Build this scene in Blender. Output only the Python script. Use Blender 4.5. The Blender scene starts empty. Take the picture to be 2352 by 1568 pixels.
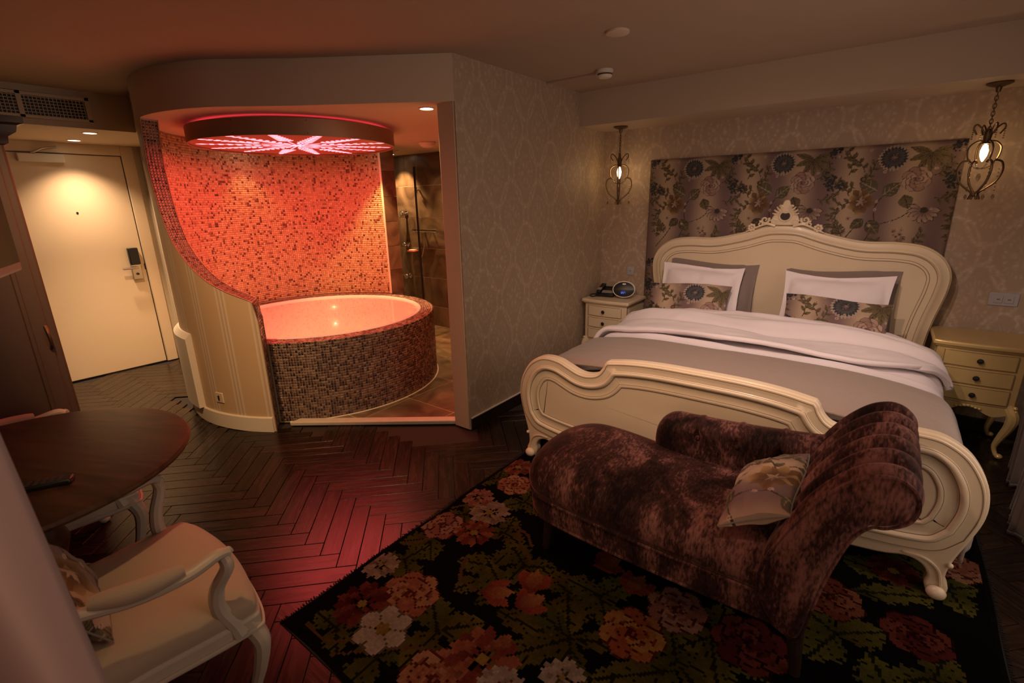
import bpy, bmesh, math, random
import numpy as np
from mathutils import Vector, Matrix
random.seed(7)
rng = np.random.default_rng(11)
SC = bpy.context.scene
COL = SC.collection
PI = math.pi
R = math.radians

# ------------------------------------------------------------------ camera
def setup_camera():
    yaw, pitch, roll = R(37.4551), R(16.1084), R(-1.234)
    f = Vector((-math.sin(yaw)*math.cos(pitch), math.cos(yaw)*math.cos(pitch), -math.sin(pitch)))
    r = Vector((math.cos(yaw), math.sin(yaw), 0)); u = r.cross(f)
    r2 = r*math.cos(roll)+u*math.sin(roll); u2 = -r*math.sin(roll)+u*math.cos(roll)
    cd = bpy.data.cameras.new('camera'); co = bpy.data.objects.new('camera', cd); COL.objects.link(co)
    m = Matrix((r2, u2, -f)).transposed().to_4x4(); m.translation = (0, 0, 1.6)
    co.matrix_world = m
    cd.sensor_width = 36; cd.lens = 36*1116.4/2352; cd.clip_start = .02
    cd.dof.use_dof = True; cd.dof.focus_distance = 3.6; cd.dof.aperture_fstop = 4.0
    SC.camera = co
setup_camera()

# ------------------------------------------------------------------ world, light, exposure
SC.view_settings.view_transform = 'Standard'; SC.view_settings.look = 'None'
SC.view_settings.gamma = 1; SC.view_settings.use_curve_mapping = False
SC.view_settings.exposure = 0.0
w = bpy.data.worlds.new('world'); SC.world = w; w.use_nodes = True
w.node_tree.nodes['Background'].inputs[0].default_value = (.30, .33, .45, 1)
w.node_tree.nodes['Background'].inputs[1].default_value = .12
SC.cycles.max_bounces = 5; SC.cycles.diffuse_bounces = 3; SC.cycles.glossy_bounces = 2
SC.cycles.transmission_bounces = 4; SC.cycles.transparent_max_bounces = 8
SC.cycles.caustics_reflective = False; SC.cycles.caustics_refractive = False
SC.cycles.sample_clamp_indirect = 6.0
WARM = (1, .58, .26)
def light(name, kind, loc, power, col, parent=None, aim=None, **kw):
    d = bpy.data.lights.new(name, kind); o = bpy.data.objects.new(name, d); COL.objects.link(o)
    d.energy = power; d.color = col
    for k, v in kw.items(): setattr(d, k, v)
    o.location = loc
    if aim is not None: o.rotation_euler = (Vector(aim)-Vector(loc)).to_track_quat('-Z', 'Y').to_euler()
    if parent: o.parent = parent
    return o
# daylight at dusk through the window of the right-hand wall; warm fill added at the unseen one behind the camera
light('window_daylight', 'AREA', (1.16, 2.15, 1.30), 18, (1.0, .75, .62), aim=(0, 2.15, 1.0), shape='RECTANGLE', size=2.2, size_y=1.7)
light('rear_window_fill', 'AREA', (-.45, -.98, 1.45), 12, (1.0, .64, .44), aim=(-.55, 4, .9), shape='RECTANGLE', size=1.5, size_y=1.5)

# ------------------------------------------------------------------ helpers
def link(name, me, mat=None, parent=None, loc=None, rot=None):
    o = bpy.data.objects.new(name, me); COL.objects.link(o)
    if mat is not None and me is not None and len(me.materials) == 0: me.materials.append(mat)
    if parent is not None: o.parent = parent
    if loc is not None: o.location = loc
    if rot is not None: o.rotation_euler = rot
    return o
def tag(o, label=None, cat=None, group=None, kind=None):
    if label: o['label'] = label
    if cat: o['category'] = cat
    if group: o['group'] = group
    if kind: o['kind'] = kind
    return o
def thing(name, label, cat, loc=(0, 0, 0), rz=0, group=None):
    o = bpy.data.objects.new(name, None); COL.objects.link(o)
    o.empty_display_size = .1; o.location = loc; o.rotation_euler = (0, 0, rz)
    return tag(o, label, cat, group)
def copy_tree(o, parent=None):
    c = o.copy(); COL.objects.link(c); c.parent = parent
    for ch in list(o.children):
        copy_tree(ch, c)
    return c

class MB:
    """collects shapes and links them as one mesh"""
    def __init__(s): s.v = []; s.f = []
    def add(s, vs, fs):
        b = len(s.v); s.v.extend([tuple(map(float, p)) for p in vs]); s.f.extend([[i+b for i in f] for f in fs]); return s
    def box(s, x0, x1, y0, y1, z0, z1):
        return s.add([(x0,y0,z0),(x1,y0,z0),(x1,y1,z0),(x0,y1,z0),(x0,y0,z1),(x1,y0,z1),(x1,y1,z1),(x0,y1,z1)],
              [(3,2,1,0),(4,5,6,7),(0,1,5,4),(1,2,6,5),(2,3,7,6),(3,0,4,7)])
    def cbox(s, c, sz): return s.box(c[0]-sz[0]/2, c[0]+sz[0]/2, c[1]-sz[1]/2, c[1]+sz[1]/2, c[2]-sz[2]/2, c[2]+sz[2]/2)
    def grid(s, pts, cu=False, cv=False):
        """pts[i][j] -> quads"""
        n = len(pts); m = len(pts[0]); vs = [p for row in pts for p in row]; fs = []
        for i in range(n if cu else n-1):
            for j in range(m if cv else m-1):
                a = i*m+j; b = i*m+(j+1) % m; c = ((i+1) % n)*m+(j+1) % m; d = ((i+1) % n)*m+j
                fs.append((a, b, c, d))
        return s.add(vs, fs)
    def lathe(s, prof, c=(0, 0, 0), n=32, sx=1, sy=1):
        pts = [[(c[0]+r*sx*math.cos(2*PI*k/n), c[1]+r*sy*math.sin(2*PI*k/n), c[2]+z) for k in range(n)] for r, z in prof]
        return s.grid(pts, cv=True)
    def tube(s, path, rad, n=8, closed=False, flat=1.0, cap=True, up=None):
        """tube along a path; rad number or list"""
        P = [Vector(p) for p in path]; m = len(P)
        rr = rad if hasattr(rad, '__len__') else [rad]*m
        rows = []; prev = None
        for i in range(m):
            a = P[(i-1) % m] if (closed or i > 0) else P[i]; b = P[(i+1) % m] if (closed or i < m-1) else P[i]
            t = (b-a)
            t = t.normalized() if t.length > 1e-9 else Vector((0, 0, 1))
            if prev is None:
                q = Vector(up) if up else (Vector((0, 0, 1)) if abs(t.z) < .9 else Vector((1, 0, 0)))
                nrm = (q-t*q.dot(t)).normalized()
            else:
                nrm = (prev-t*prev.dot(t))
                nrm = nrm.normalized() if nrm.length > 1e-6 else prev
            prev = nrm; bi = t.cross(nrm)
            rows.append([tuple(P[i]+nrm*(math.cos(2*PI*k/n)*rr[i]*flat)+bi*(math.sin(2*PI*k/n)*rr[i])) for k in range(n)])
        s.grid(rows, cu=closed, cv=True)
        if cap and not closed:
            b = len(s.v)-m*n; s.f.append([b+k for k in range(n)][::-1]); s.f.append([b+(m-1)*n+k for k in range(n)])
        return s
    def sphere(s, c, r, n=12, m=8, sx=1, sy=1, sz=1):
        prof = [(max(1e-7, r*math.sin(PI*i/m)), -r*math.cos(PI*i/m)) for i in range(m+1)]
        pts = [[(c[0]+a*sx*math.cos(2*PI*k/n), c[1]+a*sy*math.sin(2*PI*k/n), c[2]+z*sz) for k in range(n)] for a, z in prof]
        return s.grid(pts, cv=True)
    def prism(s, poly, axis, a, b):
        """outline polygon extruded along axis from a to b; poly gives the two other coords in cyclic order"""
        n = len(poly)
        def pt(p, q, t): return {'x': (t, p, q), 'y': (p, t, q), 'z': (p, q, t)}[axis]
        vs = [pt(p, q, a) for p, q in poly]+[pt(p, q, b) for p, q in poly]
        fs = [tuple(range(n))[::-1], tuple(range(n, 2*n))]+[(i, (i+1) % n, n+(i+1) % n, n+i) for i in range(n)]
        return s.add(vs, fs)
    def build(s, name, mat=None, parent=None, smooth=35, bevel=0, seg=2, loc=None, rot=None, sub=0, fix=True):
        me = bpy.data.meshes.new(name); me.from_pydata(s.v, [], s.f); me.validate()
        if fix:
            bm = bmesh.new(); bm.from_mesh(me); bmesh.ops.remove_doubles(bm, verts=bm.verts, dist=1e-6)
            bmesh.ops.recalc_face_normals(bm, faces=bm.faces); bm.to_mesh(me); bm.free()
        if smooth:
            me.shade_smooth()
            if smooth < 180: me.set_sharp_from_angle(angle=R(smooth))
        o = link(name, me, mat, parent, loc, rot)
        if bevel:
            b = o.modifiers.new('bevel', 'BEVEL'); b.width = bevel; b.segments = seg; b.limit_method = 'ANGLE'; b.angle_limit = R(40)
            b.harden_normals = False
        if sub:
            m = o.modifiers.new('sub', 'SUBSURF'); m.levels = sub; m.render_levels = sub
        return o
def spline(pts, n=8, closed=False):
    """Catmull-Rom through the points"""
    P = [np.array(p, float) for p in pts]; out = []; m = len(P)
    for i in range(m if closed else m-1):
        p0 = P[(i-1) % m] if (closed or i > 0) else 2*P[0]-P[1]
        p1 = P[i]; p2 = P[(i+1) % m]
        p3 = P[(i+2) % m] if (closed or i < m-2) else 2*P[-1]-P[-2]
        for k in range(n):
            t = k/n
            out.append(tuple(.5*((2*p1)+(-p0+p2)*t+(2*p0-5*p1+4*p2-p3)*t*t+(-p0+3*p1-3*p2+p3)*t**3)))
    if not closed: out.append(tuple(P[-1]))
    return out
def inset(poly, d):
    """offset a closed 2-D outline inwards by d"""
    P = np.array(poly, float); n = len(P)
    A = np.roll(P, 1, 0); B = np.roll(P, -1, 0)
    e1 = P-A; e2 = B-P
    e1 /= np.maximum(np.linalg.norm(e1, axis=1), 1e-9)[:, None]; e2 /= np.maximum(np.linalg.norm(e2, axis=1), 1e-9)[:, None]
    area = .5*np.sum(P[:, 0]*B[:, 1]-B[:, 0]*P[:, 1]); sg = 1 if area > 0 else -1
    n1 = np.stack([-e1[:, 1], e1[:, 0]], 1)*sg; n2 = np.stack([-e2[:, 1], e2[:, 0]], 1)*sg
    nn = n1+n2; nn /= np.maximum(np.linalg.norm(nn, axis=1), 1e-6)[:, None]
    c = np.clip(np.sum(nn*n1, 1), .55, 1)
    Q = P+nn*(d/c)[:, None]
    # points that crossed over (nearer to the outline than d) are drawn onto the chord of their valid neighbours
    AB = B-P; L2 = np.maximum(np.sum(AB*AB, 1), 1e-12)
    t = np.clip(((Q[:, None]-P[None])*AB[None]).sum(-1)/L2[None], 0, 1)
    D = np.linalg.norm(Q[:, None]-(P[None]+t[..., None]*AB[None]), axis=-1).min(1)
    ok = D > abs(d)*.985-1e-6
    if d > 0 and ok.sum() > 3 and not ok.all():
        idx = np.where(ok)[0]
        for i in np.where(~ok)[0]:
            k = np.searchsorted(idx, i); a_, b_ = idx[k-1], idx[k % len(idx)]
            da, db = (i-a_) % n, (b_-i) % n; Q[i] = (Q[a_]*db+Q[b_]*da)/(da+db)
    return [tuple(q) for q in Q]

# ------------------------------------------------------------------ materials
M = {}
def nodes(m): return m.node_tree.nodes, m.node_tree.links
def mat(key, col, rough=.5, metal=0, spec=.5, var=0, vscale=8, bump=0, bscale=60, sheen=0, coat=0, emit=None, estr=0, trans=0, ior=1.45, alpha=1, stretch=None, objrand=0):
    m = bpy.data.materials.new(key); m.use_nodes = True; N, L = nodes(m); b = N['Principled BSDF']
    c = (*col, 1) if len(col) == 3 else col
    b.inputs['Base Color'].default_value = c; b.inputs['Roughness'].default_value = rough; b.inputs['Metallic'].default_value = metal
    b.inputs['Specular IOR Level'].default_value = spec
    b.inputs['Sheen Weight'].default_value = sheen; b.inputs['Coat Weight'].default_value = coat
    b.inputs['Transmission Weight'].default_value = trans; b.inputs['IOR'].default_value = ior; b.inputs['Alpha'].default_value = alpha
    if emit: b.inputs['Emission Color'].default_value = (*emit, 1); b.inputs['Emission Strength'].default_value = estr
    tc = None
    if var or bump:
        tc = N.new('ShaderNodeTexCoord'); mp = N.new('ShaderNodeMapping'); L.new(tc.outputs['Object'], mp.inputs[0])
        if stretch: mp.inputs['Scale'].default_value = stretch
    if var:
        n = N.new('ShaderNodeTexNoise'); n.inputs['Scale'].default_value = vscale; n.inputs['Detail'].default_value = 2; L.new(mp.outputs[0], n.inputs[0])
        mx = N.new('ShaderNodeMix'); mx.data_type = 'RGBA'
        mx.inputs[6].default_value = tuple(max(0, x*(1-var)) for x in c[:3])+(1,); mx.inputs[7].default_value = tuple(min(1, x*(1+var)) for x in c[:3])+(1,)
        L.new(n.outputs[0], mx.inputs[0]); L.new(mx.outputs[2], b.inputs['Base Color'])
        if objrand:
            oi = N.new('ShaderNodeObjectInfo'); hsv = N.new('ShaderNodeHueSaturation'); mr = N.new('ShaderNodeMapRange')
            mr.inputs[3].default_value = 1-objrand; mr.inputs[4].default_value = 1+objrand
            L.new(oi.outputs['Random'], mr.inputs[0]); L.new(mr.outputs[0], hsv.inputs['Value']); L.new(mx.outputs[2], hsv.inputs['Color']); L.new(hsv.outputs[0], b.inputs['Base Color'])
    if bump:
        n2 = N.new('ShaderNodeTexNoise'); n2.inputs['Scale'].default_value = bscale; n2.inputs['Detail'].default_value = 2; L.new(mp.outputs[0], n2.inputs[0])
        bp = N.new('ShaderNodeBump'); bp.inputs['Strength'].default_value = bump; bp.inputs['Distance'].default_value = .01
        L.new(n2.outputs[0], bp.inputs['Height']); L.new(bp.outputs[0], b.inputs['Normal'])
    M[key] = m; return m
def emission(key, col, s):
    m = bpy.data.materials.new(key); m.use_nodes = True; N, L = nodes(m)
    N.remove(N['Principled BSDF']); e = N.new('ShaderNodeEmission'); e.inputs[0].default_value = (*col, 1); e.inputs[1].default_value = s
    L.new(e.outputs[0], N['Material Output'].inputs[0]); m.cycles.emission_sampling = 'NONE'; M[key] = m; return m
def attr_mat(key, rough=.5, metal=0, spec=.5, bump=0, bscale=200, sheen=0, coat=0):
    m = mat(key, (.5, .5, .5), rough, metal, spec, 0, 8, bump, bscale, sheen, coat); N, L = nodes(m)
    a = N.new('ShaderNodeAttribute'); a.attribute_name = 'tint'; L.new(a.outputs['Color'], N['Principled BSDF'].inputs['Base Color']); return m
def set_tint(me, cols, domain):
    a = me.attributes.new('tint', 'FLOAT_COLOR', domain); arr = np.ones((len(cols), 4), np.float32); arr[:, :3] = cols; a.data.foreach_set('color', arr.ravel())

mat('paint', (.70, .60, .46), .7, var=.04, vscale=3, bump=.02, bscale=180)
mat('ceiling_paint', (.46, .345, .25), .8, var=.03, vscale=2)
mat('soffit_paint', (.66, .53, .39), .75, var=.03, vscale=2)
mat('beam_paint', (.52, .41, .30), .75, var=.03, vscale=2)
mat('white_paint', (.78, .70, .58), .45, var=.03, vscale=4)
mat('door_paint', (.82, .65, .46), .42, var=.02, vscale=2)
mat('cream_lacquer', (.72, .58, .40), .33, var=.05, vscale=5, coat=.15)
mat('cream_dark_line', (.22, .15, .09), .6)  # dark brown of the antique finish lines and switch marks
mat('cream_yellow_lit', (.62, .45, .19), .30, metal=.3, var=.08, vscale=14)  # cream with the yellow light on the window-side nightstand put into it
mat('dark_wood', (.022, .012, .008), .35, var=.4, vscale=14)
mat('dark_baseboard', (.018, .010, .007), .4)
mat('black_plastic', (.012, .012, .013), .35)
mat('grey_plastic', (.30, .27, .25), .4)
mat('steel', (.55, .52, .48), .28, metal=1)
mat('chrome', (.75, .75, .75), .12, metal=1)
mat('bronze', (.32, .21, .13), .45, metal=.45, var=.1, vscale=6)
mat('antique_brass', (.16, .11, .06), .35, metal=.9)
def clear(key, tint, gloss, ior, rough=.02):
    m = bpy.data.materials.new(key); m.use_nodes = True; N, L = nodes(m); N.remove(N['Principled BSDF'])
    tr = N.new('ShaderNodeBsdfTransparent'); tr.inputs[0].default_value = (*tint, 1); gl = N.new('ShaderNodeBsdfGlossy'); gl.inputs['Roughness'].default_value = rough; gl.inputs[0].default_value = (gloss, gloss, gloss, 1)
    lw = N.new('ShaderNodeLayerWeight'); lw.inputs[0].default_value = .5; pw = N.new('ShaderNodeMath'); pw.operation = 'POWER'; pw.inputs[1].default_value = 5; L.new(lw.outputs['Facing'], pw.inputs[0])
    f = N.new('ShaderNodeMath'); f.operation = 'MULTIPLY_ADD'; r0 = ((ior-1)/(ior+1))**2; f.inputs[1].default_value = 1-r0; f.inputs[2].default_value = r0; L.new(pw.outputs[0], f.inputs[0])
    mx = N.new('ShaderNodeMixShader'); L.new(f.outputs[0], mx.inputs[0]); L.new(tr.outputs[0], mx.inputs[1]); L.new(gl.outputs[0], mx.inputs[2]); L.new(mx.outputs[0], N['Material Output'].inputs[0])
    M[key] = m; return m
clear('crystal', (.72, .66, .58), 1, 1.9); clear('glass', (.93, .95, .93), 1, 1.45); clear('water', (.96, .97, .97), 1, 1.33)
mat('acrylic', (.88, .84, .80), .18, coat=.4)
mat('grout', (.45, .36, .29), .8)
mat('pale_grout', (.78, .66, .52), .8)
mat('sill_stone', (.62, .53, .44), .4, var=.1, vscale=20)
mat('wall_plain', (.42, .34, .27), .8, var=.05, vscale=4)
emission('lamp_white', (1, .82, .60), 14)
# ================================================================== the setting
XW, XR, YB, YF, ZC, ZS = -6.10, 1.10, 4.37, -1.05, 2.45, 2.19      # door wall, right wall, bed wall, wall behind, ceiling, soffit
TC = np.array([-4.10, 2.46]); TR = 1.02                              # the tub circle
WC = np.array([-4.05, 2.48]); WRO = 1.15                             # the curved wall's outer face
PX = -2.22; PXB = -2.37; PY = 2.377                                  # the partition: room face, bath face, front end

# ---- wallpaper: half-drop ovals with a leafy ring, on node maths
def damask(key, axis, base, pale, strength=1.0):
    m = bpy.data.materials.new(key); m.use_nodes = True; N, L = nodes(m); b = N['Principled BSDF']
    def math_(op, a, c=None, v=None):
        n = N.new('ShaderNodeMath'); n.operation = op
        for i, x in enumerate((a, c)):
            if x is None: continue
            if isinstance(x, (int, float)): n.inputs[i].default_value = x
            else: L.new(x, n.inputs[i])
        return n.outputs[0]
    tc = N.new('ShaderNodeTexCoord'); sp = N.new('ShaderNodeSeparateXYZ')
    nz = N.new('ShaderNodeTexNoise'); nz.inputs['Scale'].default_value = 16; nz.inputs['Detail'].default_value = 3
    L.new(tc.outputs['Object'], nz.inputs[0])
    wob = N.new('ShaderNodeMixRGB') if False else None
    L.new(tc.outputs['Object'], sp.inputs[0])
    d = math_('MULTIPLY', math_('SUBTRACT', nz.outputs[0], .5), .05)
    u = math_('ADD', math_('DIVIDE', sp.outputs['XYZ'.index(axis)], .345), d); v = math_('ADD', math_('DIVIDE', sp.outputs[2], .60), d)
    tot = None
    for off in (0, .5):
        a = math_('SUBTRACT', math_('FRACT', math_('ADD', u, off+50)), .5); c = math_('SUBTRACT', math_('FRACT', math_('ADD', v, off+50)), .5)
        ax = math_('MULTIPLY', math_('ABSOLUTE', a), 2.35); cy = math_('MULTIPLY', math_('ABSOLUTE', c), 2.45)
        r = math_('POWER', math_('ADD', math_('POWER', ax, 2.0), math_('POWER', cy, 1.7)), .5)
        th = math_('ARCTAN2', c, a)
        def ring(r0, wd):
            e = math_('DIVIDE', math_('ABSOLUTE', math_('SUBTRACT', r, r0)), wd)
            return math_('SUBTRACT', 1, math_('MINIMUM', e, 1))
        scal = math_('MULTIPLY', math_('ADD', math_('SINE', math_('MULTIPLY', th, 22)), 1), .5)
        o1 = math_('MULTIPLY', ring(.98, .10), math_('ADD', .55, math_('MULTIPLY', scal, .45)))
        o2 = math_('MULTIPLY', ring(.56, .10), scal)
        petal = math_('MULTIPLY', ring(.28, .20), math_('ADD', math_('MULTIPLY', math_('COSINE', math_('MULTIPLY', th, 6)), .5), .5))
        s = math_('MAXIMUM', math_('MAXIMUM', o1, math_('MULTIPLY', o2, .7)), math_('MULTIPLY', petal, .8))
        tot = s if tot is None else math_('MAXIMUM', tot, s)
    n2 = N.new('ShaderNodeTexNoise'); n2.inputs['Scale'].default_value = 45; n2.inputs['Detail'].default_value = 2; L.new(tc.outputs['Object'], n2.inputs[0])
    n3 = math_('MULTIPLY', math_('SUBTRACT', n2.outputs[0], .35), 2.2)
    fac = math_('MULTIPLY', math_('MULTIPLY', tot, math_('MINIMUM', math_('MAXIMUM', n3, .25), 1)), strength)
    fac2 = math_('ADD', fac, math_('MULTIPLY', math_('SUBTRACT', n2.outputs[0], .5), .22))
    mx = N.new('ShaderNodeMix'); mx.data_type = 'RGBA'; mx.inputs[6].default_value = (*base, 1); mx.inputs[7].default_value = (*pale, 1); mx.clamp_factor = True
    L.new(fac2, mx.inputs[0]); L.new(mx.outputs[2], b.inputs['Base Color'])
    rr = N.new('ShaderNodeMapRange'); rr.inputs[3].default_value = .62; rr.inputs[4].default_value = .34; L.new(fac, rr.inputs[0]); L.new(rr.outputs[0], b.inputs['Roughness'])
    bp = N.new('ShaderNodeBump'); bp.inputs['Strength'].default_value = .25; bp.inputs['Distance'].default_value = .004; L.new(fac, bp.inputs['Height']); L.new(bp.outputs[0], b.inputs['Normal'])
    M[key] = m; return m
damask('damask_y', 'Y', (.41, .31, .215), (.66, .54, .405), 1.15)
damask('damask_x', 'X', (.40, .295, .215), (.64, .515, .40), 1.15)

def struct(name, mb, m, parent=None, bevel=0, smooth=35):
    o = mb.build(name, m, parent, smooth=smooth, bevel=bevel)
    if parent is None: o['kind'] = 'structure'
    return o
# ---- floor: a sub-floor and herringbone oak laid at 45 degrees
floor = struct('floor', MB().box(-6.3, XR+.1, YF-.1, 4.6, -.12, -.012), mat('subfloor', (.03, .02, .015), .9))
def parquet_mat():
    m = bpy.data.materials.new('parquet'); m.use_nodes = True; N, L = nodes(m); b = N['Principled BSDF']
    tc = N.new('ShaderNodeTexCoord'); oi = N.new('ShaderNodeObjectInfo'); mp = N.new('ShaderNodeMapping')
    cx = N.new('ShaderNodeCombineXYZ'); ml = N.new('ShaderNodeMath'); ml.operation = 'MULTIPLY'; ml.inputs[1].default_value = 40
    L.new(oi.outputs['Random'], ml.inputs[0])
    for i in range(3): L.new(ml.outputs[0], cx.inputs[i])
    L.new(tc.outputs['Object'], mp.inputs[0]); mp.inputs['Scale'].default_value = (2.2, 22, 6); L.new(cx.outputs[0], mp.inputs['Location'])
    n = N.new('ShaderNodeTexNoise'); n.inputs['Scale'].default_value = 2.2; n.inputs['Detail'].default_value = 4; n.inputs['Distortion'].default_value = .8; L.new(mp.outputs[0], n.inputs[0])
    cr = N.new('ShaderNodeValToRGB'); cr.color_ramp.elements[0].position = .3; cr.color_ramp.elements[0].color = (.0060, .0027, .0015, 1)
    cr.color_ramp.elements[1].position = .75; cr.color_ramp.elements[1].color = (.029, .0130, .0066, 1); L.new(n.outputs[0], cr.inputs[0])
    hs = N.new('ShaderNodeHueSaturation'); mr = N.new('ShaderNodeMapRange'); mr.inputs[3].default_value = .62; mr.inputs[4].default_value = 1.35
    L.new(oi.outputs['Random'], mr.inputs[0]); L.new(mr.outputs[0], hs.inputs['Value']); L.new(cr.outputs[0], hs.inputs['Color']); L.new(hs.outputs[0], b.inputs['Base Color'])
    r2 = N.new('ShaderNodeMapRange'); r2.inputs[3].default_value = .17; r2.inputs[4].default_value = .36; L.new(n.outputs[0], r2.inputs[0]); L.new(r2.outputs[0], b.inputs['Roughness'])
    bp = N.new('ShaderNodeBump'); bp.inputs['Strength'].default_value = .25; bp.inputs['Distance'].default_value = .002; L.new(n.outputs[0], bp.inputs['Height']); L.new(bp.outputs[0], b.inputs['Normal'])
    b.inputs['Specular IOR Level'].default_value = .34
    M['parquet'] = m
parquet_mat()
def build_parquet():
    w0 = .0925; n = 5; g = .0012
    pl = MB(); hx, hy = n*w0/2-g, w0/2-g; bv = .0015
    pl.add([(-hx,-hy,-.012),(hx,-hy,-.012),(hx,hy,-.012),(-hx,hy,-.012),(-hx,-hy,-bv),(hx,-hy,-bv),(hx,hy,-bv),(-hx,hy,-bv),
            (-hx+bv,-hy+bv,0),(hx-bv,-hy+bv,0),(hx-bv,hy-bv,0),(-hx+bv,hy-bv,0)],
           [(0,1,5,4),(1,2,6,5),(2,3,7,6),(3,0,4,7),(4,5,9,8),(5,6,10,9),(6,7,11,10),(7,4,8,11),(8,9,10,11)])
    me = bpy.data.meshes.new('plank'); me.from_pydata(pl.v, [], pl.f); me.materials.append(M['parquet'])
    cs, sn = math.cos(-PI/4), math.sin(-PI/4)
    yoff = 1.007+(n-.5)*w0/math.sqrt(2)
    cand = []
    for m_ in range(-12, 12):
        for k in range(-80, 80):
            for kind in (0, 1):
                x0, y0 = k+2*n*m_, k
                cx, cy, rot = ((x0+n/2, y0+.5, 0) if kind == 0 else (x0+n+.5, y0+1-n/2, PI/2))
                X = (cx*cs-cy*sn)*w0-2.775; Y = (cx*sn+cy*cs)*w0+yoff
                if not (-6.05 < X < XR-.05 and YF < Y < 4.4): continue
                if math.hypot(X-TC[0], Y-TC[1]) < 1.12: continue
                # the tiled bathroom lies behind the line sill .. partition
                if Y-1.745 > (X+3.33)*.80 and X < -2.25 and X > -4.9 and Y > 1.6: continue
                if Y > 2.0 and X < -2.25: continue
                cand.append((X, Y, rot-PI/4))
    cam = SC.camera.matrix_world.inverted(); fl = 1116.4
    def view(X, Y):
        p = cam @ Vector((X, Y, 0))
        if p.z > -.1: return None
        return (1176+fl*p.x/-p.z, 784-fl*p.y/-p.z, -p.z)
    sc = []
    for c in cand:
        v = view(c[0], c[1]); s = 0
        if v and -60 < v[0] < 2412 and -60 < v[1] < 1630:
            s = 1/v[2]**2
            if -1.6 < c[0] < .48 and .74 < c[1] < 4.3: s = 0                    # under the rug and bed
            if c[0] < -1.5 and c[1] < .35: s *= .05                               # under table and armchair
            if c[0] > .5 and c[1] < 2.2: s = 0
        sc.append(s)
    order = sorted(range(len(cand)), key=lambda i: -sc[i])
    rest = MB()
    for q, i in enumerate(order):
        X, Y, a = cand[i]
        if q < 300 and sc[i] > 0:
            link('plank', me, None, floor, (X, Y, -random.random()*.0006), (random.uniform(-.0012, .0012), random.uniform(-.0006, .0006), a))
        else:
            ca, sa = math.cos(a), math.sin(a)
            rest.add([(X+x*ca-y*sa, Y+x*sa+y*ca, z) for x, y, z in pl.v], pl.f)
    o = rest.build('parquet', M['parquet'], floor, smooth=0, fix=False); o['kind'] = 'stuff'
build_parquet()

# ---- walls
struct('wall_left', MB().box(XW-.15, XW, YF, .78, 0, ZC).box(XW-.15, XW, 1.84, 2.2, 0, ZC).box(XW-.15, XW, .78, 1.84, 2.17, ZC), M['paint'])
struct('wall_back', MB().box(PXB, XR+.15, YB, YB+.15, 0, ZC), M['damask_x'])
wp = struct('wall_partition', MB().box(PX-.01, PX, PY, YB, 0, ZC), M['damask_y'])
struct('wall_partition_core', MB().box(PXB, PX-.01, PY-.004, YB, 0, ZC), M['soffit_paint'], bevel=.004)
# right wall with its window opening, and the wall behind the camera with another
struct('wall_right', MB().box(XR, XR+.15, YF-.1, .95, 0, ZC).box(XR, XR+.15, 3.35, YB+.15, 0, ZC).box(XR, XR+.15, .95, 3.35, 0, .35).box(XR, XR+.15, .95, 3.35, 2.2, ZC), M['wall_plain'])
struct('wall_front', MB().box(-6.25, -1.25, YF-.15, YF, 0, ZC).box(.35, XR+.15, YF-.15, YF, 0, ZC).box(-1.25, .35, YF-.15, YF, 0, .65).box(-1.25, .35, YF-.15, YF, 2.25, ZC), M['wall_plain'])
def window(name, horiz, a0, a1, z0, z1, at):
    def bx(mb, p0, p1, q0, q1, d0, d1):
        return mb.box(at+d0, at+d1, p0, p1, q0, q1) if horiz == 'y' else mb.box(p0, p1, at+d0, at+d1, q0, q1)
    fr = MB(); t = .06
    bx(fr, a0, a1, z0, z0+t, .05, .11); bx(fr, a0, a1, z1-t, z1, .05, .11)
    for q in (a0, (a0+a1)/2-t/2, a1-t): bx(fr, q, q+t, z0+t, z1-t, .05, .11)
    o = struct(name, fr, M['white_paint'])
    for q in (0, 1):
        h = (a1-a0)/2; g = MB(); bx(g, a0+q*h+.04, a0+(q+1)*h-.04, z0+.05, z1-.05, .075, .083); g.build('pane', M['glass'], o)
    return o
window('window_1', 'y', .95, 3.35, .35, 2.2, XR)
window('window_2', 'x', -1.25, .35, .65, 2.25, YF-.16)
# bathroom shell
struct('wall_bathroom', MB().box(-6.25, PXB, 4.4455, 4.6, 0, ZC), M['pale_grout'])
struct('wall_hall', MB().box(-6.1, -5.98, 1.90, 2.05, 0, ZC).box(-5.16, -5.075, 1.90, 2.05, 0, ZC).box(-5.98, -5.16, 1.90, 2.05, 2.10, ZC).box(-6.25, -6.10, 2.05, 4.6, 0, ZC), M['paint'])
# ---- ceilings
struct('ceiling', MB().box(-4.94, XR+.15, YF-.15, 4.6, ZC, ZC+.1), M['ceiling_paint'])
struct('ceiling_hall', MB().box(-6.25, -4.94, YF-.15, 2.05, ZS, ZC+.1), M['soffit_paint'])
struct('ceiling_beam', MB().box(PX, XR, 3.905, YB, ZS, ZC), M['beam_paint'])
# bathroom soffit: straight front, rounded corner, back to the hall beam
arc = [(-4.94, 1.545)]
fc = np.array([-4.02, 2.50]); fr_ = 1.175
for a in np.linspace(-118, -58, 22):
    arc.append((fc[0]+fr_*math.cos(R(a)), fc[1]+fr_*math.sin(R(a))))
arc += [(-3.02, 1.815), (-2.22, 2.376)]
arc = [arc[0]]+[p for p in arc[1:]]
outline = arc+[(PXB, 2.40), (PXB, 4.46), (-6.1, 4.46), (-6.1, 2.0), (-4.94, 2.0)]
struct('ceiling_bathroom', MB().prism(outline, 'z', ZS, ZC-.0005), M['soffit_paint'])
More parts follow.
